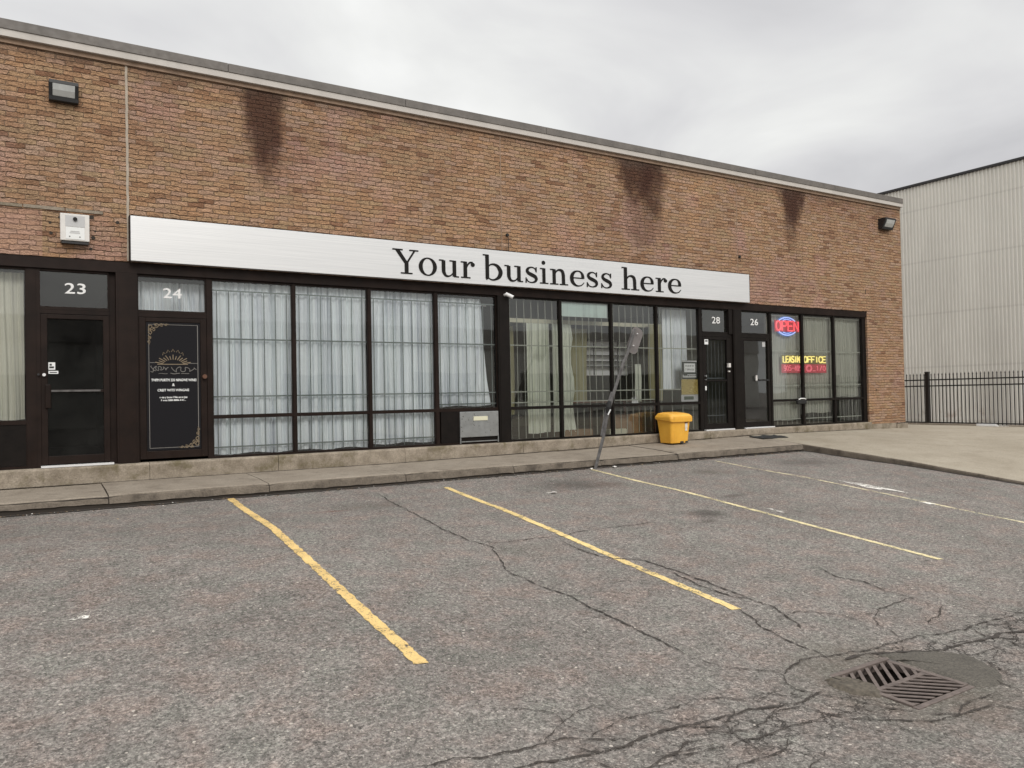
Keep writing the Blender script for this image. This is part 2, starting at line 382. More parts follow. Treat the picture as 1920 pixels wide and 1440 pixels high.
mat('lightgrey', (.45, .45, .45), .5)
mat('white_paint', (.72, .72, .71), .5)
mat('paper', (.72, .73, .72), .8)
mat('ink', (.02, .02, .02), .6)
mat('dark_poster', (.022, .028, .024), .5)
mat('green_poster', (.06, .085, .055), .5)
mat('grate_iron', (.135, .108, .095), .65, .3, noise=.3, nscale=16)
mat('fence_black', (.012, .010, .010), .45)
mat('caulk', (.36, .31, .25), .8, noise=.2)
mat('caulk_dark', (.26, .18, .125), .8, noise=.2)
mat('gold', (.22, .17, .11), .6, .0)
mat('silver_ink', (.20, .19, .175), .6)
mat('poster_black', (.0085, .008, .010), .6, spec=.15)
mat('letter', (.007, .006, .005), .6, spec=.2)
mat('neon_red', (.5, .05, .07), .4, emit=(.95, .10, .13), es=.75)
mat('neon_blue', (.3, .4, .7), .4, emit=(.42, .55, .95), es=.75)
mat('neon_blue_deep', (.03, .10, .30), .4, emit=(.03, .14, .42), es=.45)
mat('neon_yellow', (.7, .6, .2), .4, emit=(.95, .80, .25), es=.7)
mat('neon_pink', (.45, .07, .1), .4, emit=(.80, .15, .20), es=.55)
mat('neon_backing_red', (.25, .02, .03), .5, emit=(.30, .015, .03), es=.5)
mat('neon_backing_yellow', (.05, .045, .01), .5, emit=(.16, .12, .01), es=.3)
mat('litter', (.65, .62, .58), .8)
mat('leaf', (.12, .075, .04), .9)
mat('leaf_pale', (.35, .27, .17), .9)
mat('cardboard', (.26, .17, .10), .85, noise=.15)
mat('wood', (.12, .05, .025), .5, noise=.3, nscale=5)
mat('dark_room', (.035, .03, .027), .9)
mat('room_wall', (.30, .30, .22), .9, noise=.06)
mat('room_ceiling', (.42, .42, .38), .9)
mat('room_floor', (.12, .10, .08), .6, noise=.2)
mat('olive_cloth', (.20, .185, .115), .9)
mat('roof', (.12, .115, .11), .9)

def sign_fn(t, b):
    p = t.pos(); n = t.noise(t.v('MULTIPLY', p, (.35, 1, 60)), 2.2, 4, .6)
    t.set(b.inputs['Base Color'], t.ramp(n, [(.3, (.66, .665, .67)), (.7, (.80, .80, .80))]))
    b.inputs['Metallic'].default_value = .6; b.inputs['Roughness'].default_value = .3
    t.l.new(t.bump(n, .0008, .5), b.inputs['Normal'])
mat('brushed_sign', fn=sign_fn)

def cloth_fn(col, tr=.35, lo=.80):
    def fn(t, b):
        p = t.pos(); n = t.noise(t.v('MULTIPLY', p, (6, 6, .25)), 2, 3, .5); n = t.m('ADD', n, t.m('MULTIPLY', t.noise(p, 1.3, 3), .35))
        c = t.ramp(n, [(.42, tuple(k*lo for k in col)), (.72, tuple(min(.93, k*1.05) for k in col))])
        t.set(b.inputs['Base Color'], c); b.inputs['Roughness'].default_value = .95; b.inputs['Specular IOR Level'].default_value = .1
        tl = t.n.new('ShaderNodeBsdfTranslucent'); t.set(tl.inputs[0], c)
        mx = t.n.new('ShaderNodeMixShader'); mx.inputs[0].default_value = tr
        out = t.n['Material Output']; t.l.new(b.outputs[0], mx.inputs[1]); t.l.new(tl.outputs[0], mx.inputs[2]); t.l.new(mx.outputs[0], out.inputs[0])
    return fn
mat('sheer', fn=cloth_fn((.83, .87, .94), .0, .82))
mat('blind_beige', fn=cloth_fn((.44, .445, .385), .03))
mat('blind_cream', fn=cloth_fn((.68, .67, .58), .03))
mat('drape_cream', fn=cloth_fn((.74, .77, .66), .05))
mat('drape_olive', fn=cloth_fn((.36, .34, .20), .05))
mat('frosted', fn=cloth_fn((.62, .72, .68), .2))
mat('grille', (.16, .19, .18), .6)
mat('grille_pale', (.38, .40, .34), .6)
mat('bin_yellow', fn=lambda t, b: (t.set(b.inputs['Base Color'], t.mix(t.m('MULTIPLY', t.smooth(t.noise(t.v('MULTIPLY', t.pos(), (1, 1, .35)), 11, 5, .75), .52, .75), .45), t.ramp(t.noise(t.pos(), 3, 4, .6), [(.3, (.68, .33, .03)), (.7, (.80, .43, .055))]), (.34, .20, .06, 1))), t.set(b.inputs['Roughness'], .42)))

def glass_fn(tint, refl, extra=0.0):
    def fn(t, b):
        t.n.remove(b); out = t.n['Material Output']
        tr = t.n.new('ShaderNodeBsdfTransparent'); tr.inputs[0].default_value = tuple(tint)+(1,)
        gl = t.n.new('ShaderNodeBsdfGlossy'); gl.inputs['Roughness'].default_value = .015; gl.inputs[0].default_value = (.95, .97, .97, 1)
        fr = t.n.new('ShaderNodeFresnel'); fr.inputs[0].default_value = 1.5
        f = t.m('ADD', t.m('MULTIPLY', fr.outputs[0], refl), extra, clamp=True)
        bp = t.bump(t.noise(t.pos(), .8, 2), .004, .6); t.l.new(bp, gl.inputs['Normal'])
        mx = t.n.new('ShaderNodeMixShader'); t.set(mx.inputs[0], f)
        t.l.new(tr.outputs[0], mx.inputs[1]); t.l.new(gl.outputs[0], mx.inputs[2])
        # thin film of dust
        df = t.n.new('ShaderNodeBsdfDiffuse'); df.inputs[0].default_value = (.45, .45, .42, 1)
        m2 = t.n.new('ShaderNodeMixShader'); t.set(m2.inputs[0], t.ramp(t.noise(t.pos(), 1.7, 5, .7), [(.35, .0), (.75, .03)]))
        t.l.new(mx.outputs[0], m2.inputs[1]); t.l.new(df.outputs[0], m2.inputs[2]); t.l.new(m2.outputs[0], out.inputs[0])
    return fn
mat('glass', fn=glass_fn((.985, 1, 1), 2.2))
mat('glass_mid', fn=glass_fn((.6, .63, .64), .6))
mat('glass_dark', fn=glass_fn((.22, .23, .25), .55))

def rib_fn(t, b):
    p = t.pos(); x, y, z = t.sep(p)
    c = t.ramp(t.noise(t.v('MULTIPLY', p, (1, 1, .25)), .9, 5, .6), [(.3, (.64, .62, .565)), (.7, (.73, .71, .65))])
    seam = t.m('ABSOLUTE', t.m('SUBTRACT', t.m('FRACT', t.m('DIVIDE', t.m('ADD', z, .4), 2.1)), .5))
    c = t.mix(t.m('MULTIPLY', t.smooth(seam, .03, .0), .16), c, (.22, .20, .17, 1))
    rust = t.m('MULTIPLY', t.smooth(z, 1.6, .6), t.smooth(t.noise(p, 1.4, 4, .7), .5, .7))
    c = t.mix(t.m('MULTIPLY', rust, .5), c, (.30, .17, .10, 1))
    t.set(b.inputs['Base Color'], c); b.inputs['Roughness'].default_value = .5; b.inputs['Metallic'].default_value = .05
mat('ribbed', fn=rib_fn)
K = MATS

# ------------------------------------------------------------------ ground
GY = [-400, -40, -14, -10.5, -9.4, -8.6, -7.5, -6.5, -4.95, -3.7, -2.85, -1.45, 60]
GZ = [.3, .3, .15, .04, .0, .03, .15, .235, .385, .50, .55, .665, .665]
def gz(x, y):
    b = sum(interp(y+q, GY, GZ) for q in (-.3, -.15, 0, .15, .3))/5
    return b + .09*ss((4.2-x)/2.6)*ss((-1.5-y)/2.5) - .2*ss((x-23)/5)
GX0, GX1, GY0, GY1 = 4.435, 5.055, -9.325, -8.705     # the gully opening
def axis(fine0, fine1, step, far, marks):
    a = []; x = fine0
    while x < fine1-1e-6: a.append(x); x += step
    a.append(fine1)
    for m_ in marks: a = [q for q in a if abs(q-m_) > step*.45]+[m_]
    for s_, sgn in ((fine0, -1), (fine1, 1)):
        dd = step
        q = s_
        while abs(q) < far:
            dd *= 1.5; q += sgn*dd; a.append(q)
    return sorted(a)
xs = axis(-4, 14, .22, 500, [GX0, GX1]); ys = axis(-13, 0, .2, 500, [GY0, GY1])
mb = MB(); nx = len(xs)
vs = [(x, y, gz(x, y)) for y in ys for x in xs]; fs = []
for j in range(len(ys)-1):
    for i in range(nx-1):
        cx = (xs[i]+xs[i+1])/2; cy = (ys[j]+ys[j+1])/2
        if GX0 < cx < GX1 and GY0 < cy < GY1: continue
        fs.append((j*nx+i, j*nx+i+1, (j+1)*nx+i+1, (j+1)*nx+i))
mb.add(vs, fs); struct(mb.build('asphalt_ground', K['asphalt'], smooth=True))

# painted bay lines, laid over the slope
def stripe(x0a, x0b, y0, y1, wd, m_):
    mb = MB(); n = 150; vs = []
    for i in range(n+1):
        f = i/n; y = y0+(y1-y0)*f; x = x0a+(x0b-x0a)*f
        j1 = random.uniform(-.008, .008); j2 = random.uniform(-.008, .008)
        e = .03 if i == n else 0
        for k, (xx, yy) in enumerate(((x-wd/2+j1, y), (x+wd/2+j2, y-e*.6))): vs.append((xx, yy, gz(xx, yy)+.005))
    mb.add(vs, [(2*i, 2*i+1, 2*i+3, 2*i+2) for i in range(n)])
    struct(mb.build('parking_line', K[m_]))
stripe(2.095, 2.045, -1.46, -7.49, .090, 'paint_a')
stripe(4.98, 4.83, -2.0, -7.56, .085, 'paint_b')
stripe(7.93, 7.90, -1.6, -7.50, .075, 'paint_c')
stripe(10.70, 10.62, -1.75, -7.6, .068, 'paint_d')
# spilled white paint beside the last line
for (x, y, a, bb) in [(10.95, -4.55, .13, .55), (11.02, -4.9, .05, .45), (10.6, -5.8, .08, .12), (8.16, -5.2, .05, .14), (.24, -5.71, .10, .035), (6.1, -3.0, .07, .05)]:
    mb = MB(); n = 14
    ring = [(x+a*math.cos(q*2*math.pi/n)*random.uniform(.4, 1.2), y+bb*math.sin(q*2*math.pi/n)*random.uniform(.4, 1.2)) for q in range(n)]
    mb.add([(x, y, gz(x, y)+.008)]+[(q[0], q[1], gz(*q)+.008) for q in ring], [(0, 1+i, 1+(i+1) % n) for i in range(n)])
    struct(mb.build('paint_splash', K['paint_white']))

CR = {'C1':([[3.92,-2.17],[3.86,-3.1],[3.83,-3.64],[3.8,-4.27],[3.84,-4.82],[3.95,-5.13],[3.84,-5.36],[3.69,-5.78],[3.65,-5.98],[3.71,-6.25],[3.73,-6.51],[3.79,-6.69],[3.78,-6.93],[3.78,-7.27],[3.79,-7.52],[3.8,-7.8],[3.81,-8.05]],.011),
'C2':([[3.97,-4.76],[4.02,-5.0],[4.17,-5.03],[4.52,-5.01],[4.78,-5.08],[5.26,-4.98],[5.62,-5.01],[6.29,-4.99]],.008),
'C3':([[4.74,-5.29],[4.7,-5.71],[4.84,-5.97],[5.08,-6.13],[5.1,-6.52],[5.14,-6.9],[5.13,-7.23],[5.14,-7.46],[5.15,-7.67],[5.07,-7.89],[5.0,-8.04],[4.91,-8.16]],.014),
'C3b':([[5.06,-6.58],[5.0,-7.0],[5.04,-7.31],[5.14,-7.46]],.012),
'C4':([[4.86,-7.56],[4.79,-7.76],[4.69,-7.92],[4.68,-8.1],[4.68,-8.29],[4.71,-8.4],[4.68,-8.5],[4.66,-8.57]],.010),
'C5':([[6.51,-7.03],[6.38,-7.39],[6.47,-7.6],[6.43,-7.84],[6.47,-8.06],[6.47,-8.25]],.009),
'C6':([[6.97,-8.72],[6.53,-8.69],[6.19,-8.71],[5.84,-8.65],[5.52,-8.59],[5.19,-8.59],[4.95,-8.54],[4.66,-8.49],[4.47,-8.46],[4.16,-8.57]],.010),
'C6b':([[7.6,-9.0],[6.48,-8.95],[6.28,-8.89],[6.05,-8.89],[5.76,-8.85],[5.49,-8.85],[5.2,-8.7],[4.94,-8.62],[4.71,-8.60]],.019),
'C7':([[1.4,-8.78],[2.01,-8.8],[2.22,-8.82],[2.42,-8.83],[2.58,-8.84],[2.82,-8.82],[3.06,-8.82],[3.32,-8.8],[3.52,-8.82],[3.76,-8.86],[3.92,-8.89],[4.2,-8.86]],.015),
'C8':([[1.56,-8.55],[1.73,-8.55],[1.86,-8.6],[2.02,-8.63],[2.17,-8.65],[2.35,-8.64],[2.48,-8.7],[2.7,-8.81]],.009),
'C9':([[2.45,-8.72],[2.69,-8.62],[2.89,-8.61],[3.11,-8.63],[3.37,-8.59],[3.54,-8.64],[3.7,-8.75],[3.95,-8.72]],.007),
'C10':([[2.56,-8.99],[2.78,-9.07],[3.02,-9.09],[3.3,-9.1],[3.57,-9.09],[3.8,-9.09],[4.1,-9.14]],.007),
'C11':([[3.61,-8.91],[3.88,-8.92],[3.92,-9.03],[4.0,-9.19],[4.19,-9.33],[4.33,-9.45],[4.53,-9.5],[4.78,-9.43],[5.1,-9.45]],.009),
'C12':([[4.39,-9.36],[4.45,-9.42],[4.57,-9.49],[4.86,-9.52],[4.9,-9.68]],.012),
'C13':([[5.31,-9.33],[5.25,-9.46],[5.21,-9.54]],.008),'C14':([[5.62,-9.07],[5.54,-9.22],[5.45,-9.43]],.010),
'C15':([[4.95,-7.83],[5.25,-7.85],[5.47,-7.99],[5.54,-8.18]],.007),'C16':([[4.08,-6.54],[4.52,-6.59],[4.68,-6.84]],.006),
'C17':([[4.16,-8.57],[4.05,-8.75],[4.15,-8.95],[4.3,-9.2],[4.39,-9.36]],.009),'C18':([[6.2,-8.72],[6.1,-8.85],[6.3,-9.1],[6.0,-9.4]],.008),
'C19':([[5.5,-8.6],[5.6,-8.3],[5.9,-8.1],[6.47,-8.06]],.006),'C20':([[4.2,-8.5],[3.9,-8.3],[3.81,-8.05]],.006)}
rc = random.Random(21)
for k in range(34):
    x = rc.uniform(2.2, 7.2); y = -8.9+rc.gauss(0, .28)-(.05 if x > 5 else 0)
    if GX0-.12 < x < GX1+.5 and GY0-.1 < y < GY1+.1: continue
    a = rc.choice((0, 3.14))+rc.gauss(0, .6); L = [[x, y]]
    for j in range(rc.randint(3, 7)):
        a += rc.gauss(0, .55); l_ = rc.uniform(.06, .16); q = [L[-1][0]+l_*1.3*math.cos(a), L[-1][1]+l_*.8*math.sin(a)]
        if GX0-.03 < q[0] < GX1+.03 and GY0-.03 < q[1] < GY1+.03: break
        L.append(q)
    if len(L) > 2: CR['R%d' % k] = (L, rc.uniform(.004, .010))
mb = MB()
for nm, (L, wd) in CR.items():
    P = []
    for a, b_ in zip(L[:-1], L[1:]):
        n = max(2, int(math.dist(a, b_)/.035))
        for i in range(n): P.append((a[0]+(b_[0]-a[0])*i/n, a[1]+(b_[1]-a[1])*i/n))
    P.append(tuple(L[-1])); off = 0; vs = []
    for i, (x, y) in enumerate(P):
        a = P[max(0, i-1)]; c_ = P[min(len(P)-1, i+1)]; dx_, dy_ = c_[0]-a[0], c_[1]-a[1]; l = math.hypot(dx_, dy_) or 1
        n_ = (-dy_/l, dx_/l); off = off*.75+random.uniform(-.013, .013)
        ww = wd*1.35*(.25+1.1*random.random()**1.4)*min(1, .25+i/5, .25+(len(P)-1-i)/5)
        for s_ in (-1, 1):
            q = (x+n_[0]*(off+s_*ww*.6), y+n_[1]*(off+s_*ww*.6)); vs.append((q[0], q[1], gz(*q)+.0075))
    mb.add(vs, [(2*i, 2*i+1, 2*i+3, 2*i+2) for i in range(len(P)-1)])
    for i in range(0, len(P), 9):       # short side branches
        if random.random() < .45:
            x, y = P[i]; a = random.uniform(0, 6.28); l = random.uniform(.05, .16)
            q1 = (x+l*.5*math.cos(a), y+l*.5*math.sin(a)); q2 = (x+l*math.cos(a+.5), y+l*math.sin(a+.5)); h = wd*.22
            mb.add([(x-h, y, gz(x, y)+.0085), (x+h, y+h, gz(x, y)+.0085), (q1[0]+h*.7, q1[1], gz(*q1)+.0085), (q1[0]-h*.7, q1[1]-h*.5, gz(*q1)+.0085), (q2[0], q2[1], gz(*q2)+.0085)], [(0, 1, 2, 3), (3, 2, 4)])
struct(mb.build('asphalt_cracks', K['crack'], fix=False))

def blob(pts, h, name, m_, sub=6):
    P = []
    n = len(pts)
    for i in range(n):
        a, b_, c_, d_ = [pts[(i+k) % n] for k in (-1, 0, 1, 2)]
        for k in range(sub):
            f = k/sub; q = [.5*((2*b_[j])+(-a[j]+c_[j])*f+(2*a[j]-5*b_[j]+4*c_[j]-d_[j])*f*f+(-a[j]+3*b_[j]-3*c_[j]+d_[j])*f**3) for j in (0, 1)]
            P.append((q[0]+random.uniform(-.016, .016), q[1]+random.uniform(-.016, .016)))
    cx = sum(p[0] for p in P)/len(P); cy = sum(p[1] for p in P)/len(P); N = len(P); vs = []; fs = []; rings = 5
    for r_ in range(rings):
        f = 1-r_/rings
        for p in P:
            x = cx+(p[0]-cx)*f; y = cy+(p[1]-cy)*f; vs.append((x, y, gz(x, y)+(h if r_ else .001)))
    vs.append((cx, cy, gz(cx, cy)+h))
    for r_ in range(rings-1):
        for i in range(N): fs.append((r_*N+i, r_*N+(i+1) % N, (r_+1)*N+(i+1) % N, (r_+1)*N+i))
    for i in range(N): fs.append(((rings-1)*N+i, (rings-1)*N+(i+1) % N, rings*N))
    mb = MB(); mb.add(vs, fs); return struct(mb.build(name, K[m_], smooth=True))
blob([(5.06, -8.66), (5.24, -8.72), (5.50, -8.84), (5.60, -9.0), (5.52, -9.18), (5.38, -9.34), (5.19, -9.38), (5.09, -9.34), (5.085, -9.1), (5.08, -8.85)], .014, 'asphalt_patch', 'new_asphalt')

# ------------------------------------------------------------------ sidewalk and apron
def walk_back(x): return interp(x, [-9, 5, 9, 13.6, 18], [.84, .84, .88, .94, .95])
JX = [-9, -7, -5, -3.1, -1.2, .69, 2.61, 4.60, 6.48, 8.25, 10.05, 11.85, 13.6]
mb = MB()
for a, b_ in zip(JX[:-1], JX[1:]):
    dz_ = random.uniform(-.006, .006); g_ = .006; n = 16; rows = []
    for i in range(n+1):
        x = a+g_+(b_-a-2*g_)*i/n; ed_ = .012 if i in (0, n) else 0; j = random.uniform(-.005, .005)
        zk = .812+dz_; zb = walk_back(x)+dz_
        gp = .685+.030*ss((4.5-x)/6)+random.uniform(0, .014)
        rows.append([(x, -1.375, .55), (x, -1.38, gp), (x, -1.452+j, gp+.001), (x, -1.437+j, zk-.035-ed_), (x, -1.418+j, zk-.012-ed_), (x, -1.385, zk-ed_), (x, -.9, zk+(zb-zk)*.35), (x, -.4, zk+(zb-zk)*.71), (x, .06, zb)])
    m_ = len(rows[0]); vs = [p for r_ in rows for p in r_]; fs = []; 
    b0 = len(mb.v)
    for i in range(n):
        for k in range(m_-1):
            mb.add([], [])
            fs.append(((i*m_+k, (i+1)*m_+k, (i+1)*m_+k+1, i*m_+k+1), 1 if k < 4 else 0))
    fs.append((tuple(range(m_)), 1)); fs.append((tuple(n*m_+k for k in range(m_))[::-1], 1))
    mb.v += vs
    for f, mi in fs: mb.f.append([b0+q for q in f]); mb.mi.append(mi)
struct(mb.build('sidewalk', [K['walk_concrete'], K['kerb_concrete']]))
mb = MB(); mb.box(-9, 13.55, -1.43, .05, .5, .79); struct(mb.build('sidewalk_bed', K['dirt']))

def ktop(y): return interp(y, [-30, -16, -9, -7, -5.67, -3.69, -1.4, 0], [.36, .30, .14, .245, .375, .60, .812, .94])
def apz(x, y):
    tt = min(1, max(0, (x-13.6)/8.8))**1.5; return ktop(y)*(1-tt)+.84*tt
mb = MB(); AX = [13.606+.025, 13.66, 13.9, 14.3, 15, 16, 17, 18, 19, 20, 21, 22.4]; AY = []
y = -26.
while y < 16: AY.append(y); y += .25 if -10 < y < 0 else 1.0
rows = []
for y in AY:
    j = random.uniform(-.006, .006); z0 = apz(13.6, y)
    r_ = [(13.6+j, y, z0-.30), (13.603+j, y, z0-.035), (13.612+j, y, z0-.012)]+[(x, y, apz(x, y)) for x in AX]
    rows.append(r_)
m_ = len(rows[0]); mb.v = [p for r_ in rows for p in r_]
for i in range(len(rows)-1):
    for k in range(m_-1): mb.f.append([i*m_+k, i*m_+k+1, (i+1)*m_+k+1, (i+1)*m_+k]); mb.mi.append(1 if k < 2 else 0)
struct(mb.build('concrete_apron', [K['apron_concrete'], K['kerb_concrete']]))

# ------------------------------------------------------------------ the strip building
B = thing('commercial_building', 'long single-storey brown brick commercial strip with dark framed storefront windows and doors', 'building', (5, 0, 1))
ZT = 6.80
mb = MB(); mb.box(-9, 19.65, 0, .22, 3.92, ZT); mb.box(18.075, 19.65, 0, .22, 1.03, 3.92)
mb.box(19.43, 19.65, .22, 14, .6, ZT); mb.box(-9, 19.43, 13.78, 14, .6, ZT); mb.box(-9, -8.78, .22, 13.78, .6, ZT); mb.box(-9, -4.0, 0, .22, 1.03, 3.92)
mb.build('brick_wall', K['brick'], B)
mb = MB(); mb.box(-8.78, 19.43, .22, 13.78, 6.5, 6.6); mb.build('roof', K['roof'], B)
mb = MB()
for i in range(10):
    a = -9.05+2.87*i; mb.box(a, a+2.862, -.10, .26, 6.86, 6.985)
cp = mb.build('coping', K['coping_grey'], B)
mb = MB(); mb.box(-9.03, 19.66, -.085, .24, 6.765, 6.858); mb.build('drip_edge', K['coping_white'], cp)
mb = MB(); mb.box(-9.0, 19.63, -.03, 0, 6.70, 6.763); mb.build('shadow_gap_trim', K['caulk_dark'], cp)
mb = MB(); x = -9
while x < .75:
    l_ = min(random.uniform(.35, .75), .76-x); mb.box(x, x+l_-.012, -.014-random.random()*.008, -.001, 4.552, 4.592+random.uniform(-.004, .004)); x += l_
mb.build('brick_ledge', K['plinth_concrete'], B)
for x, wd, k, z1 in ((1.062, .032, 'caulk', 3.93), (7.2, .016, 'caulk_dark', 4.56), (13.37, .014, 'caulk_dark', 4.56)):
    mb = MB(); n = 30
    for i in range(n):
        za = z1+(6.70-z1)*i/n; zb = z1+(6.70-z1)*(i+1)/n; j = random.uniform(-.003, .003); mb.box(x-wd/2+j, x+wd/2+j, -.004, .002, za, zb)
    mb.build('control_joint', K[k], B)
# plinth
mb = MB(); a = -9
for b_ in [-6.5, -4, -1.9, 1.30, 3.1, 5.2, 7.55, 9.3, 11.2, 13.1, 15.2, 18.12]:
    n = 5
    for i in range(n):
        x0 = a+.003+(b_-a-.006)*i/n; x1 = a+.003+(b_-a-.006)*(i+1)/n; j = random.uniform(-.006, .004)
        q = [(-.045+j, .6), (-.04+j, 1.055), (-.025+j, 1.078), (.0, 1.085), (.2, 1.085), (.2, .6)]
        mb.add([(x0, yy, zz) for yy, zz in q]+[(x1, yy, zz) for yy, zz in q], [(0, 1, 2, 3, 4, 5), (11, 10, 9, 8, 7, 6)]+[(k, 6+k, 6+(k+1) % 6, (k+1) % 6) for k in range(6)])
    a = b_
mb.box(18.122, 19.2, -.02, .2, .6, 1.028); mb.box(19.203, 19.67, -.05, .2, .6, 1.0)
mb.build('plinth', K['plinth_concrete'], B)
# header and columns
FY0, FY1 = .045, .105
mb = MB(); mb.box(-4, 18.07, .012, .16, 3.765, 3.915); mb.build('header_beam', K['brown_frame'], B)
for a, b_, k in ((.90, 1.17, 'brown_frame'), (7.09, 7.335, 'black_frame'), (13.185, 13.455, 'black_frame')):
    mb = MB(); mb.box(a, b_, .005, .18, 1.086, 3.763); mb.box(a+.03, b_-.03, -.002, .004, 1.09, 3.76); mb.build('column', K[k], B)

ZB, ZR, ZTOP = 1.088, 1.70, 3.763
def window(x0, x1, wl, wr, rail=True, k='brown_frame', glass='glass', grille=None, low_glass=True, z0=ZB):
    mb = MB()
    if wl: mb.box(x0-wl, x0, FY0, FY1, z0, ZTOP)
    if wr: mb.box(x1, x1+wr, FY0, FY1, z0, ZTOP)
    mb.box(x0+.001, x1-.001, FY0+.002, FY1, z0, z0+.032)
    mb.box(x0+.001, x1-.001, FY0+.01, FY1, ZTOP-.03, ZTOP)
    for xx in (x0+.001, x1-.011): mb.box(xx, xx+.010, FY0+.012, FY1, z0+.032, ZTOP-.03)
    if rail: mb.box(x0+.001, x1-.001, FY0+.004, FY1, ZR-.028, ZR+.028)
    o = mb.build('window', K[k], B)
    mb = MB(); yg = .088
    if rail:
        if low_glass: mb.quad((x0, yg, z0+.032), (x1, yg, z0+.032), (x1, yg, ZR-.028), (x0, yg, ZR-.028))
        mb.quad((x0, yg, ZR+.028), (x1, yg, ZR+.028), (x1, yg, ZTOP-.03), (x0, yg, ZTOP-.03))
    else: mb.quad((x0, yg, z0+.03), (x1, yg, z0+.03), (x1, yg, ZTOP-.03), (x0, yg, ZTOP-.03))
    mb.build('pane', K[glass], o, fix=False)
    if grille:
        st, hz, zg, gm = grille; mb = MB(); x = x0+st*.5; y = .145
        while x < x1-.03:
            mb.tube([(x, y, zg), (x, y, hz[0])], .0078, 5); x += st
        for z in hz: mb.box(x0-.02, x1+.02, y-.016, y-.009, z-.011, z+.011)
        mb.build('security_grille', K[gm], o)
    return o
G1 = (.174, [3.60, 2.87, 2.0, 1.24], 1.13, 'grille')
window(-4, -.165, 0, .115, True)
window(2.175, 3.372, .075, .044, grille=G1); window(3.417, 4.620, 0, .048, grille=G1); window(4.669, 5.835, 0, .06, grille=G1)
wD = window(5.896, 7.088, 0, 0, grille=(.174, [3.60, 2.87, 2.0, 1.80], 1.75, 'grille'), low_glass=False)
G2 = (.160, [3.74, 2.87, 2.0, 1.80], 1.13, 'grille_pale')
window(7.337, 8.485, 0, .05, grille=G2, k='black_frame'); window(8.536, 9.735, 0, .052, grille=G2, k='black_frame'); window(9.788, 10.935, 0, .05, grille=G2, k='black_frame'); window(10.986, 12.165, 0, .093, grille=(.3, [3.74, 2.87, 2.0], 1.13, 'grille_pale'), k='black_frame')
G3 = (.17, [3.7, 2.87, 2.05, 1.25], 1.13, 'grille_pale')
window(14.50, 15.565, .065, .07, grille=G3, k='black_frame'); window(15.636, 16.755, 0, .07, grille=G3, k='black_frame'); window(16.826, 17.93, 0, .14, grille=G3, k='black_frame')
# dark kick panel of the far left window and of the fourth curtained window, with its metal flap
mb = MB(); mb.box(-3.99, -.17, .06, .09, ZB+.035, ZR-.03); mb.build('kick_panel', K['dark_panel'], B)
mb = MB(); mb.box(5.925, 6.245, .045, .09, ZB+.035, ZR-.03); mb.build('kick_panel', K['dark_panel'], B)
mb = MB(); mb.box(6.25, 7.085, .05, .09, ZB+.035, ZR-.03); mb.build('kick_panel', K['black_frame'], B)
mb = MB(); mb.box(6.285, 7.07, .018, .049, 1.21, 1.662)
fl = mb.build('metal_flap', K['steel'], B, bevel=.006)
mb = MB(); mb.box(6.55, 6.84, .006, .0175, 1.50, 1.575); mb.build('slot_plate', K['cream'], fl, bevel=.004)
mb = MB(); mb.box(6.285, 6.30, .02, .049, 1.10, 1.208); mb.box(7.055, 7.07, .02, .049, 1.10, 1.208); mb.box(6.31, 7.05, .02, .045, 1.125, 1.14); mb.build('flap_bracket', K['steel'], fl)

def transom(x0, x1, k, txt, tx, glass='glass'):
    mb = MB(); z0 = 3.255
    mb.box(x0+.001, x1-.001, FY0+.006, FY1, z0-.04, z0); mb.box(x0+.001, x1-.001, FY0+.006, FY1, ZTOP-.03, ZTOP)
    for xx in (x0+.001, x1-.013): mb.box(xx, xx+.012, FY0+.006, FY1, z0, ZTOP-.03)
    o = mb.build('transom_window', K[k], B)
    mb = MB(); mb.quad((x0, .09, z0), (x1, .09, z0), (x1, .09, ZTOP-.03), (x0, .09, ZTOP-.03)); mb.build('pane', K[glass], o, fix=False)
    mb = MB(); text_mb(mb, txt, .205, tx, .078, 3.443, 'CENTER', .012, width=.245, spacing=1.05)
    # heavier strokes
    mb2 = MB()
    for ox, oz in ((0, 0), (.004, .002), (-.004, -.002)): mb2.add([(v[0]+ox, v[1]+ox*.2, v[2]+oz) for v in mb.v], mb.f)
    mb2.build('unit_number', K['white_paint'], o)
    return o
transom(-.045, .815, 'brown_frame', '23', .41, 'glass'); transom(1.175, 2.095, 'brown_frame', '24', 1.64)
transom(12.262, 13.06, 'black_frame', '28', 12.72); transom(13.46, 14.43, 'black_frame', '26', 13.95)

def door(x0, x1, stile, k, zt=3.15, mid=None, glass='glass', solid=None, thr=True, lock=None, handle=None, ajar=0):
    mb = MB(); z0 = 1.125; ya, yb = .045, .10
    mb.box(x0, x0+stile, ya, yb, z0, zt); mb.box(x1-stile, x1, ya, yb, z0, zt)
    mb.box(x0+stile, x1-stile, ya+.002, yb, z0, z0+.11); mb.box(x0+stile, x1-stile, ya+.002, yb, zt-.06, zt)
    if mid: mb.box(x0+stile, x1-stile, ya+.006, yb, mid-.02, mid+.02)
    o = mb.build('door', K[k], B, bevel=.004)
    mb = MB(); xa, xb = x0+stile, x1-stile
    if solid: mb.box(xa, xb, .060, .075, z0+.11, zt-.06); mb.build('panel', K[solid], o)
    else:
        mb.quad((xa, .08, z0+.11), (xb, .08, z0+.11), (xb, .08, zt-.06), (xa, .08, zt-.06)); mb.build('pane', K[glass], o, fix=False)
    if thr:
        mb = MB(); mb.box(x0-.01, x1+.04, -.02, .15, 1.0865, 1.113); mb.build('threshold', K['alu'], o)
    return o
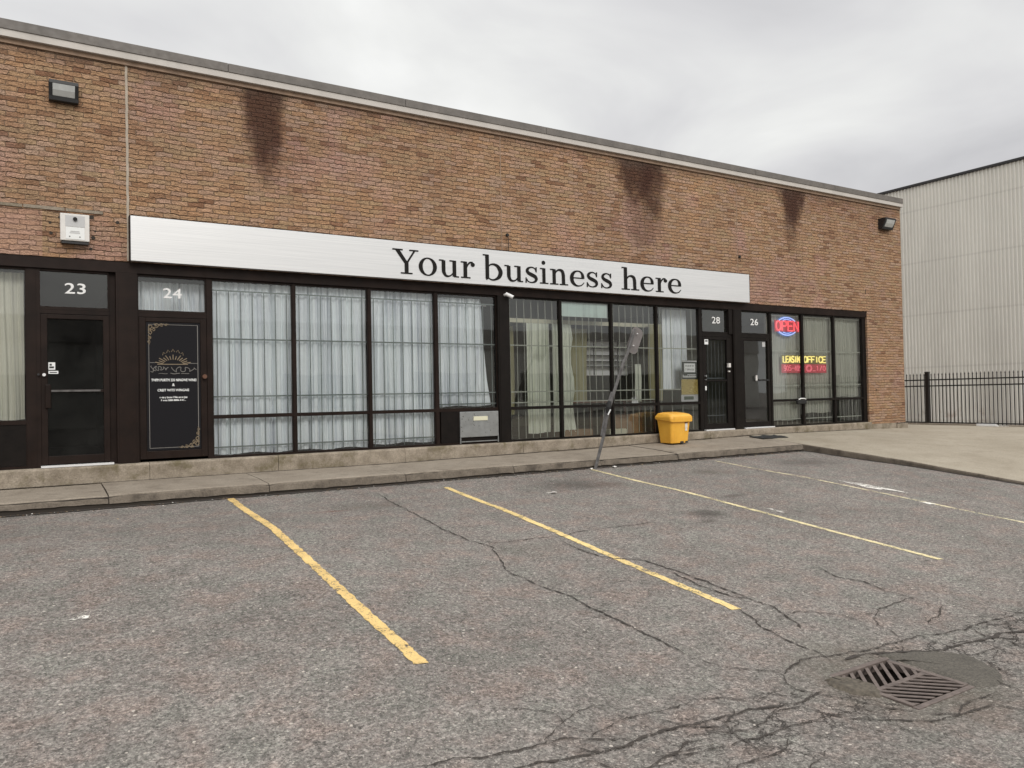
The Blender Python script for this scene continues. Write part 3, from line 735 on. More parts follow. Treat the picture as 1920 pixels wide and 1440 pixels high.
# door 23 (black glass), its frame
mb = MB(); mb.box(-.052, -.002, FY0, FY1, ZB, ZTOP); mb.box(.818, .898, .09, FY1, ZB, ZTOP); mb.box(-.001, .817, FY0+.004, FY1, 3.157, 3.213); mb.build('door_frame', K['brown_frame'], B)
d23 = door(.0, .815, .075, 'brown_frame', mid=2.33-.22, glass='glass_dark')
mb = MB(); mb.cyl((.035, .045, 2.33), (.035, .0, 2.33), .021, 14); mb.build('lock', K['alu'], d23)
mb = MB(); mb.cyl((-.03, .03, 2.335), (-.03, .005, 2.335), .015, 12); mb.build('keyhole', K['black_plastic'], B)
mb = MB(); mb.box(.045, .115, .0, .044, 1.88, 2.20); mb.build('pull_handle', K['brown_frame'], d23, bevel=.01)
mb = MB(); mb.box(.10, .70, .012, .035, 2.10, 2.125); mb.build('push_bar', K['galv'], d23)
mb = MB(); mb.box(.085, .165, .074, .077, 2.40, 2.50); mb.box(.085, .20, .074, .077, 2.345, 2.385); mb.build('sticker', K['paper'], d23)
mb = MB(); mb.box(.096, .150, .0725, .0735, 2.42, 2.445); mb.box(.100, .125, .0725, .0735, 2.455, 2.48); mb.box(.10, .185, .0725, .0735, 2.358, 2.370); mb.build('sticker_print', K['ink'], d23)
# door 24
mb = MB(); mb.box(1.172, 1.187, FY0, FY1, ZB, ZTOP); mb.box(1.188, 2.098, FY0+.004, FY1, 3.157, 3.213); mb.build('door_frame', K['brown_frame'], B)
d24 = door(1.19, 2.095, .085, 'brown_frame', solid='dark_panel', thr=False)
mb = MB(); mb.cyl((2.055, .045, 2.30), (2.055, .02, 2.30), .02, 12); mb.cyl((2.055, .021, 2.30), (2.055, -.02, 2.30), .032, 14); mb.build('knob', K['wood'], d24)
# doors 26
mb = MB(); mb.box(12.262, 12.268, FY0, FY1, ZB, 3.2); mb.box(12.269, 13.17, FY0+.004, FY1, 3.147, 3.213); mb.box(13.06, 13.18, .02, FY1, 3.214, ZTOP); mb.build('door_frame', K['black_frame'], B)
d26 = door(12.27, 13.10, .095, 'black_frame', zt=3.14, mid=2.18, glass='glass_mid')
mb = MB(); mb.box(13.105, 13.18, .05, FY1, ZB, 3.145); mb.build('door_jamb', K['black_frame'], B)
mb = MB()
for i in range(6):
    x = 12.42+.11*i; mb.tube([(x, .16, 1.25), (x, .16, 3.05)], .006, 5)
mb.box(12.37, 13.02, .14, .152, 2.22, 2.245); mb.box(12.37, 13.02, .14, .152, 1.40, 1.42); mb.build('security_grille', K['steel'], d26)
mb = MB(); mb.box(12.32, 12.43, .040, .0445, 2.97, 3.08); mb.box(12.31, 12.35, .038, .0445, 1.97, 2.06); mb.build('sticker', K['paper'], d26)
mb = MB(); mb.box(12.34, 12.41, .0375, .0395, 3.03, 3.06); mb.build('sticker_print', K['ink'], d26)
mb = MB(); mb.box(13.0, 13.07, -.005, .044, 2.47, 2.56); mb.cyl((13.035, .043, 2.38), (13.035, .0, 2.38), .018, 10); mb.build('lock', K['white_metal'], d26)
mb = MB(); mb.cyl((12.315, .044, 2.28), (12.315, .0, 2.28), .02, 12); mb.cyl((12.315, .044, 2.20), (12.315, .01, 2.20), .012, 10); mb.build('knob', K['steel'], d26)
d26b = door(13.49, 14.42, .075, 'black_frame', zt=3.14, glass='glass')
mb = MB(); mb.box(13.458, 13.488, FY0, FY1, ZB, 3.2); mb.box(13.489, 14.432, FY0+.004, FY1, 3.147, 3.213); mb.build('door_frame', K['black_frame'], B)
mb = MB(); mb.box(13.905, 13.95, .02, .04, 2.17, 2.29); mb.build('lever_plate', K['white_metal'], d26b)
mb = MB(); mb.box(13.96, 14.34, .01, .03, 2.16, 2.20); mb.build('push_bar', K['black_plastic'], d26b)
mb = MB(); mb.box(14.20, 14.30, .075, .078, 2.95, 3.06); mb.build('sticker', K['lightgrey'], d26b)

# interiors: one room per unit
def room(x0, x1, wall, depth=6.5, y0=.23):
    mb = MB(); z0, z1 = 1.05, 3.93
    mb.quad((x0, y0, z0), (x1, y0, z0), (x1, depth, z0), (x0, depth, z0), 2)
    mb.quad((x0, y0, z1), (x0, depth, z1), (x1, depth, z1), (x1, y0, z1), 1)
    mb.quad((x0, depth, z0), (x1, depth, z0), (x1, depth, z1), (x0, depth, z1), 0)
    mb.quad((x0, y0, z0), (x0, depth, z0), (x0, depth, z1), (x0, y0, z1), 0)
    mb.quad((x1, y0, z0), (x1, y0, z1), (x1, depth, z1), (x1, depth, z0), 0)
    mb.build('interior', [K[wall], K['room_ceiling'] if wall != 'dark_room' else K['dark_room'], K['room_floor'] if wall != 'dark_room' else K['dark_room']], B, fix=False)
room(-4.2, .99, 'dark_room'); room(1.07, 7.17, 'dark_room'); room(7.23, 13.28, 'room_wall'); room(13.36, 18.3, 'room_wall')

# ------------------------------------------------------------------ curtains and blinds (things of their own)
def curtain(name, label, cat, x0, x1, z0, z1, y, m_, amp=.03, per=.13, seed=1, edge=None, group=None, top_edge=None):
    rnd = random.Random(seed); mb = MB(); n = int((x1-x0)/.012); ph = [rnd.uniform(0, 6.28) for _ in range(4)]
    rows = 9; vs = []; n = int((x1-x0)/.006)
    cre = []; q = x0+rnd.uniform(.02, .06)
    while q < x1: cre.append((q, rnd.choice((.03, .05, .05, .08, .12)), rnd.uniform(.006, .015), rnd.uniform(-.02, .02))); q += rnd.choice((.045, .06, .08, .11, .15))*rnd.uniform(.8, 1.2)
    for j in range(rows):
        f = j/(rows-1)
        for i in range(n+1):
            u = i/n; xx = x0+(x1-x0)*u
            if edge: xx = x0+(edge(f)-x0)*u
            s_ = xx+.02*math.sin(f*3+xx*4)
            w1 = math.sin(6.283*s_/per+ph[0]+1.9*math.sin(s_*3.1+ph[1])+.25*math.sin(f*4+s_*7)); a = amp*((abs(w1)**.6)*(1 if w1 > 0 else -1)*.9+.45*math.sin(6.283*s_/(per*.43)+ph[2]+math.sin(5*s_)))
            if m_ == 'sheer':
                a *= .45
                for (cq, cd_, cw, cs) in cre:
                    dd = (xx-cq-cs*f)/cw
                    if abs(dd) < 3: a += cd_*math.exp(-dd*dd)*(1+.3*math.sin(f*5+cq*9))
            vs.append((xx, y+a*(1-.2*f), z0+(z1-z0)*f+(0 if j else .012*math.sin(9*xx+ph[3]))))
    fs = [(j*(n+1)+i, j*(n+1)+i+1, (j+1)*(n+1)+i+1, (j+1)*(n+1)+i) for j in range(rows-1) for i in range(n)]
    mb.add(vs, fs); o = mb.build(name, K[m_], smooth=True, fix=False); tag(o, label, cat, group); return o
GC = 'white sheer curtains behind the barred windows of unit 24'
curtain('curtain', 'white sheer curtain with close folds behind the window right of the black poster door', 'curtain', 2.15, 3.39, 1.13, 3.74, .205, 'sheer', .044, .125, 1, group=GC)
curtain('curtain', 'white sheer curtain in the second large barred window right of the black poster door', 'curtain', 3.40, 4.64, 1.13, 3.74, .205, 'sheer', .044, .15, 2, group=GC)
curtain('curtain', 'white sheer curtain in the barred window just left of the window with the metal flap', 'curtain', 4.65, 5.90, 1.16, 3.74, .205, 'sheer', .044, .135, 3, group=GC)
curtain('curtain', 'short white sheer curtain with a slanting free edge above the metal flap', 'curtain', 5.91, 6.85, 1.76, 3.70, .205, 'sheer', .042, .16, 4, edge=lambda f: 7.02-.17*f**.6, group=GC)
curtain('curtain', 'small white sheer curtain in the transom above the black poster door', 'curtain', 1.2, 2.12, 3.2, 3.7, .33, 'sheer', .02, .1, 5)
curtain('vertical_blind', 'cream vertical blind in the window at the left edge of the building', 'blind', -3.6, -.19, 1.74, 3.72, .3, 'blind_cream', .018, .11, 6)
curtain('curtain', 'pale cream drape in the first window right of the security camera', 'curtain', 7.97, 8.50, 1.2, 3.33, .45, 'drape_cream', .03, .13, 7)
curtain('curtain', 'pale cream drape with a ragged right edge left of the leaning post', 'curtain', 8.56, 9.1, 1.2, 3.33, .43, 'drape_cream', .028, .12, 8, edge=lambda f: 9.14-.10*abs(math.sin(f*7))-.06*f)
curtain('curtain', 'dim olive drape behind the window panes behind the leaning post', 'curtain', 9.1, 9.76, 1.75, 3.3, .9, 'drape_olive', .025, .18, 9)
curtain('curtain', 'dim olive drape at the left of the security camera window', 'curtain', 7.5, 7.9, 1.5, 3.3, .8, 'drape_olive', .025, .15, 10)
curtain('curtain', 'olive drape in the window left of unit 28 beside the leaflets', 'curtain', 11.05, 11.42, 1.78, 3.4, .42, 'drape_olive', .02, .1, 11)
curtain('curtain', 'pale aqua drape above the leaflets in the window left of unit 28', 'curtain', 11.42, 12.14, 2.0, 3.74, .40, 'sheer', .025, .15, 12)
curtain('curtain', 'narrow white drape tied beside the yellow bin window', 'curtain', 10.72, 10.9, 1.75, 2.55, .5, 'drape_cream', .02, .1, 13)
curtain('vertical_blind', 'grey green vertical blind behind the red and blue OPEN sign', 'blind', 14.46, 15.66, 1.22, 3.70, .22, 'blind_beige', .013, .09, 14)
curtain('vertical_blind', 'grey green vertical blind in the middle window of the leasing office', 'blind', 15.68, 16.82, 1.37, 3.70, .22, 'blind_beige', .013, .09, 15)
curtain('vertical_blind', 'grey green vertical blind ending above the rail in the rightmost storefront window', 'blind', 16.85, 17.98, 1.74, 3.70, .22, 'blind_beige', .013, .09, 16)
curtain('curtain', 'dark reddish drape inside the door of unit 26', 'curtain', 13.92, 14.50, 1.06, 3.3, 1.0, 'drape_olive', .02, .1, 17)
mb = MB(); mb.box(8.56, 9.71, .12, .135, 3.45, 3.72); o = mb.build('frosted_sheet', K['frosted']); tag(o, 'pale frosted sheet across the top of the window left of the leaning post', 'sheet')
mb = MB(); mb.box(7.36, 12.1, .5, .56, 3.34, 3.42); o = mb.build('curtain_rail', K['cream']); tag(o, 'long pale curtain rail boxing behind the windows over the leaning post', 'curtain rail')
mb = MB(); mb.cyl((2.15, .32, 3.60), (7.02, .32, 3.60), .012, 8); o = mb.build('curtain_rod', K['white_metal']); tag(o, 'thin white curtain rod along the sheer curtains under the big sign', 'curtain rod')

# furniture glimpsed through the glass, and a panel imitating a reflection
def chair(x, y, rz):
    T = thing('office_chair', 'dark office chair inside the first window right of the security camera', 'chair', (x, y, 1.05))
    mb = MB(); mb.box(x-.24, x+.24, y-.24, y+.24, 1.48, 1.56); mb.build('seat', K['black_plastic'], T, bevel=.03)
    mb = MB(); mb.box(x-.22, x+.22, y+.2, y+.27, 1.62, 2.15); mb.build('backrest', K['black_plastic'], T, bevel=.03)
    mb = MB(); mb.cyl((x, y, 1.12), (x, y, 1.48), .03, 8)
    for k in range(5):
        a = k*1.2566; mb.tube([(x, y, 1.13), (x+.28*math.cos(a), y+.28*math.sin(a), 1.09)], .02, 6)
    mb.build('base', K['black_plastic'], T)
chair(7.8, .95, 0)
def table(x0, x1, y0, y1, zt, label, k='wood'):
    T = thing('desk', label, 'desk', (x0, y0, 1.05))
    mb = MB(); mb.box(x0, x1, y0, y1, zt-.04, zt); mb.build('table_top', K[k], T)
    for xx, yy in ((x0+.03, y0+.03), (x1-.08, y0+.03), (x0+.03, y1-.08), (x1-.08, y1-.08)):
        mb = MB(); mb.box(xx, xx+.05, yy, yy+.05, 1.05, zt-.041); mb.build('leg', K[k], T)
table(8.9, 10.3, .8, 1.5, 1.79, 'dark red wooden desk behind the leaning post window')
table(10.9, 11.9, 1.1, 1.7, 1.79, 'dark wooden desk behind the window over the yellow bin')
def reflection_bar():
    T = thing('reflection_panel', 'white panel with dark bars imitating a reflection in the window beside the leaning post', 'reflection_stand_in', (10.4, 1.2, 2.4))  # panel and bars added to imitate the whitish reflection in this pane
    mb = MB(); mb.box(9.98, 11.2, 1.30, 1.32, 2.34, 3.10); mb.build('back_panel', K['white_paint'], T)
    for z in (2.52, 2.63, 2.76, 2.93, 3.08):
        mb = MB(); mb.box(9.98, 11.2, 1.17, 1.299, z, z+.018); mb.build('reflection_bar', K['black_plastic'], T)
    for x in (10.14, 10.8):
        mb = MB(); mb.box(x, x+.02, 1.15, 1.169, 2.34, 3.10); mb.build('upright', K['black_plastic'], T)
reflection_bar()
def carton(x0, x1, y0, y1, z0, z1, label, k='cardboard'):
    T = thing('storage_box', label, 'box', (x0, y0, z0))
    mb = MB(); mb.box(x0, x1, y0, y1, z0, z1); mb.build('box_body', K[k], T)
    mb = MB(); mb.box(x0+.01, (x0+x1)/2-.005, y0+.01, y1-.01, z1+.001, z1+.012); mb.box((x0+x1)/2+.005, x1-.01, y0+.01, y1-.01, z1+.001, z1+.012); mb.build('flap', K[k], T)
carton(10.05, 10.75, .45, .85, 1.05, 1.48, 'brown carton on the floor behind the window left of the yellow bin')
carton(8.7, 9.5, .4, .8, 1.05, 1.22, 'low brown carton on the floor behind the window left of the leaning post', 'cardboard')
carton(9.85, 10.3, .3, .42, 1.05, 1.20, 'low pale green box inside the glass right of the leaning post foot', 'cream')
mb = MB(); mb.box(10.32, 10.48, .13, .17, 1.732, 1.745); 
for i, (h) in enumerate((.10, .07, .12, .06)): mb.box(10.325+.04*i, 10.352+.04*i, .135, .165, 1.745, 1.745+h)
o = mb.build('figurine', K['paper']); tag(o, 'tiny white ornament standing on the rail right of the leaning post', 'ornament')

# leaflets in the window left of unit 28
def leaflet(name, label, x0, x1, z0, z1, k, y=.105, print_fn=None):
    T = thing(name, label, 'poster', (x0, y, z0)); mb = MB(); mb.box(x0, x1, y, y+.004, z0, z1); mb.build('sheet', K[k], T)
    if print_fn: print_fn(T, y-.0015)
def pr_dark(T, y):
    mb = MB(); mb.box(11.70, 12.14, y-.002, y, 2.595, 2.612); mb.box(11.86, 12.12, y-.002, y, 2.305, 2.317); mb.box(11.73, 12.12, y-.002, y, 2.255, 2.272)
    text_mb(mb, 'Real Estate', .07, 11.72, y-.002, 2.262, 'LEFT', .001, width=.40); mb.build('print', K['paper'], T)
leaflet('window_poster', 'dark green window poster with white lettering left of unit 28', 11.70, 12.17, 2.215, 2.62, 'dark_poster', .115, pr_dark)
def pr_notice(T, y):
    mb = MB(); text_mb(mb, '8168-8130', .05, 11.80, y-.001, 2.485, 'LEFT', .001, width=.24); text_mb(mb, '7 2004-026', .055, 11.795, y-.001, 2.405, 'LEFT', .001, width=.25); mb.build('print', K['ink'], T)
leaflet('window_notice', 'small white paper notice with two printed lines on the dark green poster', 11.765, 12.085, 2.365, 2.555, 'paper', .105, pr_notice)
def yl_fn(t, b):
    p = t.pos(); q = t.v('ADD', p, t.v('SCALE', t.noise(p, 8, 2, color=True), scale=.12)); r_ = t.vor(q, 9)
    s_ = t.m('SINE', t.m('MULTIPLY', r_, 34)); c = t.ramp(s_, [(.2, (.30, .22, .06)), (.7, (.55, .46, .17))]); t.set(b.inputs['Base Color'], c)
mat('yellow_poster', fn=yl_fn)
leaflet('window_poster', 'yellow patterned poster under the dark green one left of unit 28', 11.67, 12.20, 1.885, 2.212, 'yellow_poster')
def pr_g(T, y):
    mb = MB(); mb.box(11.74, 12.02, y-.002, y, 1.775, 1.845); mb.build('print', K['green_poster'], T)
leaflet('window_notice', 'pale strip with a green label at the foot of the window left of unit 28', 11.66, 12.20, 1.735, 1.882, 'lightgrey', .105, pr_g)

# ------------------------------------------------------------------ black poster on door 24
T = thing('door_poster', 'black poster with gold corner scrolls, crown and white lettering on the door of unit 24', 'poster', (1.65, .05, 1.2))
X0, X1, Z0, Z1, PY = 1.285, 2.003, 1.245, 3.085, .055
mb = MB(); mb.box(X0, X1, PY, PY+.004, Z0, Z1); mb.build('sheet', K['poster_black'], T)
mb = MB(); y = PY-.002
for (a, b_, c_, d_) in ((X0+.03, X1-.03, Z1-.035, Z1-.030), (X0+.03, X1-.03, Z0+.030, Z0+.036)): mb.box(a, b_, y, y+.0015, c_, d_)
mb.box(X0+.028, X0+.034, y, y+.0015, Z0+.037, Z1-.036); mb.box(X1-.036, X1-.028, y, y+.0015, Z0+.037, Z1-.036); mb.build('border', K['silver_ink'], T)
def curl(mb, x, z, sx, sz, s_=1):
    def sp(cx, cz, r0, a0, turns, w_=.006):
        pts = []
        n = 22
        for i in range(n+1):
            f = i/n; a = a0+turns*6.283*f; r_ = r0*(1-.75*f); pts.append((x+sx*(cx+r_*math.cos(a)), y-.001, z+sz*(cz+r_*math.sin(a))))
        mb.tube(pts, w_*.5, 4)
    sp(.05, .06, .045, 0, 1.1, .012); sp(.12, .035, .035, 2, -1.2, .010); sp(.19, .025, .026, 1, 1.2, .008); sp(.25, .02, .02, 3, -1, .007)
    sp(.035, .14, .035, 4, 1.1, .010); sp(.03, .21, .026, 2, -1.1, .009); sp(.02, .27, .02, 0, 1, .007); sp(.08, .10, .04, 3, .9, .010)
    for k in range(5):
        mb.tube([(x+sx*.012, y-.001, z+sz*(.09+.045*k)), (x+sx*(.055-.006*k), y-.001, z+sz*(.13+.045*k))], .0045, 4)
        mb.tube([(x+sx*(.09+.04*k), y-.001, z+sz*.01), (x+sx*(.13+.04*k), y-.001, z+sz*(.045-.005*k))], .004, 4)
mb = MB(); curl(mb, X0+.01, Z1-.01, 1, -1); mb.build('corner_scroll', K['gold'], T)
mb = MB(); curl(mb, X1-.01, Z0+.01, -1, 1); mb.build('corner_scroll', K['gold'], T)
cx, cz = 1.635, 2.50
mb = MB()
for k in range(13):
    a = R(18+12*k); r0, r1 = (.11, .175) if k % 2 else (.11, .20)
    mb.tube([(cx+1.25*r0*math.cos(a), y, cz-.04+.8*r0*math.sin(a)), (cx+1.25*r1*math.cos(a), y, cz-.04+.8*r1*math.sin(a))], .0065, 5)
for k in range(5):
    a = R(50+20*k); mb.tube([(cx+.19*math.cos(a-.12), y, cz+.16*math.sin(a-.12)), (cx+.2*math.cos(a), y, cz+.20*math.sin(a)), (cx+.19*math.cos(a+.12), y, cz+.16*math.sin(a+.12))], .004, 4)
mb.box(cx-.21, cx+.20, y, y+.0015, cz-.025, cz-.015); mb.build('crown', K['gold'], T)
mb = MB(); mb.box(cx-.31, cx-.212, y, y+.001, cz+.0, cz+.006); mb.box(cx+.205, cx+.33, y, y+.001, cz-.008, cz-.002)
def squig(x0, x1, z, a_, f_, s_, r_=.0045):
    n = 60; mb.tube([(x0+(x1-x0)*i/n+a_*.35*math.cos(f_*6.283*i/n*1.7+s_), y, z+a_*math.sin(f_*6.283*i/n+s_)*(1-.4*i/n)) for i in range(n+1)], r_, 4)
squig(1.34, 1.56, 2.42, .035, 4, 1); squig(1.62, 1.95, 2.405, .04, 3.2, 2); squig(1.34, 1.40, 2.38, .015, 1, 3); squig(1.44, 1.56, 2.345, .004, 1, 0, .003); squig(1.60, 1.72, 2.345, .006, 1, 2, .005); squig(1.74, 1.85, 2.345, .002, 1, 0, .004)
mb.build('script_line', K['silver_ink'], T)
mb = MB()
text_mb(mb, 'TVIPM PURTM 235 NINGWE WINEI', .052, cx+.01, y, 2.235, 'CENTER', .001, width=.60); text_mb(mb, '&', .055, cx, y, 2.165, 'CENTER', .001)
text_mb(mb, 'CREIT WITS WINGAIS', .048, cx, y, 2.09, 'CENTER', .001, width=.42)
text_mb(mb, 'v vie y brow l No se m jise', .040, cx, y, 1.99, 'CENTER', .001, width=.37); text_mb(mb, 'F oren 5888 8888a B 81...', .032, cx, y, 1.95, 'CENTER', .001, width=.33)
m2 = MB()
for ox in (-.0012, 0, .0012): m2.add([(v[0]+ox, v[1]+ox*.3, v[2]+ox) for v in mb.v], mb.f)
m2.build('lettering', K['paper'], T)

# ------------------------------------------------------------------ big sign
T = thing('business_sign', 'long brushed white metal sign reading Your business here across the brick front', 'sign', (7.3, -.1, 3.9))
mb = MB(); mb.box(1.083, 13.60, -.118, -.02, 3.922, 4.553); mb.build('sign_panel', K['brushed_sign'], T, bevel=.004)
mb = MB(); mb.box(1.070, 13.613, -.112, -.012, 4.554, 4.562); mb.box(1.066, 1.081, -.114, -.012, 3.92, 4.553); mb.box(13.602, 13.613, -.114, -.012, 3.92, 4.553); mb.build('sign_frame', K['brown_frame'], T)

def cat(pts, sub=10):
    if len(pts) < 3: return pts
    out = []; P = [pts[0]]+pts+[pts[-1]]
    for i in range(1, len(P)-2):
        a, b_, c_, d_ = P[i-1:i+3]
        for k in range(sub):
            f = k/sub; out.append(tuple(.5*((2*b_[j])+(-a[j]+c_[j])*f+(2*a[j]-5*b_[j]+4*c_[j]-d_[j])*f*f+(-a[j]+3*b_[j]-3*c_[j]+d_[j])*f**3) for j in range(3)))
    return out+[pts[-1]]
SERIF = .078
GL = {
 'Y': (1.48, [('b', [(.26, 1.36, .22), (.78, .60, .20)]), ('b', [(1.27, 1.36, .10), (.80, .60, .10)]), ('b', [(.79, .68, .20), (.79, .03, .20)]), ('s', 0, .58, 1.355), ('s', .96, 1.48, 1.355), ('s', .46, 1.12, .035)]),
 'o': (1.14, [('ring', .57, .5, .57, .53, .33, .455)]),
 'u': (1.22, [('b', [(.29, .95, .2), (.29, .5, .2), (.30, .28, .19), (.40, .09, .14), (.56, .035, .10), (.74, .10, .07), (.86, .24, .06)]), ('b', [(.95, .98, .2), (.95, .03, .2)]), ('s', .02, .3, .95), ('s', .66, .95, .95), ('s', .93, 1.22, .035)]),
 'r': (.86, [('b', [(.27, .98, .2), (.27, .03, .2)]), ('s', .0, .3, .95), ('s', .0, .58, .035), ('b', [(.34, .60, .06), (.44, .82, .08), (.58, .945, .10), (.74, .93, .12)]), ('ring', .74, .82, .125, .125, 0, 0)]),
 'b': (1.17, [('b', [(.25, 1.52, .19), (.25, .06, .19)]), ('s', .0, .3, 1.49), ('b', [(.30, .78, .05), (.46, .93, .08), (.68, .955, .12), (.90, .83, .18), (1.05, .52, .22), (.96, .22, .19), (.74, .05, .12), (.52, .01, .08), (.33, .10, .06)]), ('b', [(.19, .0, .05), (.28, .10, .10)])]),
 's': (.86, [('b', [(.72, .74, .05), (.66, .90, .06), (.44, .975, .075), (.22, .90, .13), (.14, .74, .17), (.24, .60, .19), (.43, .51, .21), (.66, .40, .20), (.74, .25, .17), (.65, .09, .12), (.42, .025, .07), (.20, .08, .06), (.10, .24, .05)]), ('b', [(.745, 1.0, .07), (.745, .68, .05)]), ('b', [(.06, -.01, .07), (.06, .32, .05)])]),
 'i': (.62, [('b', [(.30, .98, .2), (.30, .03, .2)]), ('s', .02, .3, .95), ('s', .0, .62, .035), ('ring', .28, 1.33, .13, .13, 0, 0)]),
 'n': (1.26, [('b', [(.29, .98, .2), (.29, .03, .2)]), ('s', .02, .3, .95), ('s', .0, .58, .035), ('b', [(.35, .70, .05), (.50, .90, .09), (.68, .955, .13), (.86, .88, .18), (.93, .66, .2), (.94, .35, .2), (.95, .03, .2)]), ('s', .68, 1.26, .035)]),
 'h': (1.26, [('b', [(.29, 1.52, .2), (.29, .03, .2)]), ('s', .02, .3, 1.49), ('s', .0, .58, .035), ('b', [(.35, .70, .05), (.50, .90, .09), (.68, .955, .13), (.86, .88, .18), (.93, .66, .2), (.94, .35, .2), (.95, .03, .2)]), ('s', .68, 1.26, .035)]),
 'e': (1.0, [('b', [(.12, .53, .07), (.93, .53, .07)]), ('b', [(.885, .50, .19), (.86, .74, .17), (.74, .92, .10), (.55, .98, .075), (.32, .92, .13), (.15, .72, .20), (.11, .48, .22), (.17, .24, .20), (.36, .06, .13), (.58, .02, .08), (.80, .09, .06), (.96, .26, .035)])]),
}
mb = MB(); lay = [0]
def glyph(ch, x0, x1, zb, zs):
    wd, parts = GL[ch]; k = (x1-x0)/wd
    for pt in parts:
        lay[0] += 1; yf = -.126-.00025*(lay[0] % 8); T_ = lambda p: (x0+p[0]*k, zb+p[1]*zs)
        if pt[0] == 's': mb.prism([T_(q) for q in ((pt[1], pt[3]-SERIF/2), (pt[2], pt[3]-SERIF/2), (pt[2], pt[3]+SERIF/2), (pt[1], pt[3]+SERIF/2))], yf, -.1175)
        elif pt[0] == 'b':
            P = cat(pt[1]); vs = []
            for i, (x, z, w_) in enumerate(P):
                a = P[max(0, i-1)]; c_ = P[min(len(P)-1, i+1)]; dx_, dz_ = c_[0]-a[0], c_[1]-a[1]; l = math.hypot(dx_, dz_)
                w_ *= 1.1; nx_, nz_ = -dz_/l*w_/2, dx_/l*w_/2
                if len(P) == 2 and abs(dx_) > .2 and abs(dz_) > .3: nx_, nz_ = math.copysign(w_/2*1.05, nx_), 0
                for s_ in (-1, 1):
                    q = T_((x+s_*nx_, z+s_*nz_)); vs += [(q[0], yf, q[1]), (q[0], -.1175, q[1])]
            fs = []
            for i in range(len(P)-1):
                b0 = 4*i; fs += [(b0, b0+2, b0+6, b0+4), (b0, b0+4, b0+5, b0+1), (b0+2, b0+3, b0+7, b0+6)]
            mb.add(vs, fs)
        else:
            _, cx, cz, rx, rz, ix, iz = pt; n = 40
            oc = [T_((cx+rx*math.cos(6.2832*i/n), cz+rz*math.sin(6.2832*i/n))) for i in range(n)]
            if ix == 0: mb.prism(oc, yf, -.1175)
            else:
                ic = [T_((cx+ix*math.cos(6.2832*i/n), cz+iz*math.sin(6.2832*i/n))) for i in range(n)]
                vs = [(q[0], yf, q[1]) for q in oc]+[(q[0], yf, q[1]) for q in ic]+[(q[0], -.1175, q[1]) for q in oc]+[(q[0], -.1175, q[1]) for q in ic]
                fs = []
                for i in range(n):
                    j = (i+1) % n; fs += [(i, j, n+j, n+i), (i, 2*n+i, 2*n+j, j), (n+i, n+j, 3*n+j, 3*n+i)]
                mb.add(vs, fs)
for ch, a, b_ in [('Y',5.001,5.472),('o',5.476,5.815),('u',5.852,6.239),('r',6.282,6.558),('b',6.727,7.13),('u',7.167,7.568),('s',7.614,7.898),('i',7.94,8.128),('n',8.168,8.581),('e',8.635,8.978),('s',9.02,9.311),('s',9.374,9.659),('h',9.897,10.353),('e',10.394,10.749),('r',10.803,11.113),('e',11.146,11.514)]:
    if ch == 'h' or (ch == 'b'): mb.build('lettering', K['letter'], T, fix=False); mb = MB()
    glyph(ch, a, b_, 4.012, .296)
mb.build('lettering', K['letter'], T, fix=False)

# ------------------------------------------------------------------ wall fittings
def wall_pack(x0, x1, z0, z1, label, dp=.16):
    T = thing('wall_light', label, 'wall light', ((x0+x1)/2, 0, z0), 'dark wall pack lights high on the brick front')
    q = [(0, z0), (-dp*.55, z0), (-dp*.62, z0+.05), (-dp, z1-.045), (-dp, z1), (0, z1)]
    mb = MB(); n = len(q); mb.add([(x0, a, b_) for a, b_ in q]+[(x1, a, b_) for a, b_ in q], [tuple(range(n))[::-1], tuple(range(n, 2*n))]+[(k, (k+1) % n, n+(k+1) % n, n+k) for k in range(n)])
    mb.build('housing', K['black_plastic'], T, bevel=.006)
    mb = MB(); wi = (x1-x0)*.13; a0 = Vector((0, -dp*.62-.004, z0+.058)); a1 = Vector((0, -dp-.004, z1-.052))
    mid = (a0+a1)/2+Vector((0, -.012, -.004)); vs = []
    for p in (a0, mid, a1): vs += [(x0+wi, p.y, p.z), (x1-wi, p.y, p.z)]
    bk = [(x0+wi, a0.y+.03, a0.z), (x1-wi, a0.y+.03, a0.z), (x0+wi, a1.y+.03, a1.z), (x1-wi, a1.y+.03, a1.z)]
    mb.add(vs+bk, [(0, 1, 3, 2), (2, 3, 5, 4), (0, 2, 4, 8, 6), (1, 7, 9, 5, 3), (4, 5, 9, 8), (0, 6, 7, 1)])
    mb.build('lens', K['lens'], T)
wall_pack(.118, .468, 6.02, 6.275, 'black wall light with a grey lens high on the brick left of the pale joint')
wall_pack(18.66, 19.12, 6.09, 6.37, 'small black wall light near the far right corner of the brick building', .22)
T = thing('alarm_box', 'white square alarm box with grey top recess on the brick above door 23', 'alarm box', (.4, 0, 4.1))
mb = MB(); mb.box(.235, .58, -.12, -.0, 4.135, 4.50); mb.build('housing', K['white_metal'], T, bevel=.008)
mb = MB(); mb.box(.295, .525, -.124, -.121, 4.325, 4.475); mb.build('grey_window', K['lightgrey'], T)
mb = MB(); mb.box(.30, .52, -.125, -.121, 4.155, 4.318); mb.build('face_plate', K['paper'], T)
mb = MB(); mb.cyl((.41, -.124, 4.43), (.41, -.15, 4.425), .026, 14); mb.build('lens_knob', K['black_plastic'], T)
mb = MB(); mb.box(.345, .465, -.1275, -.1255, 4.235, 4.248); mb.box(.355, .46, -.1275, -.1255, 4.255, 4.268); mb.build('text_label', K['lightgrey'], T)
for x in (.345, .465):
    mb = MB(); mb.cyl((x, -.1255, 4.19), (x, -.129, 4.19), .008, 8); mb.build('screw', K['ink'], T)
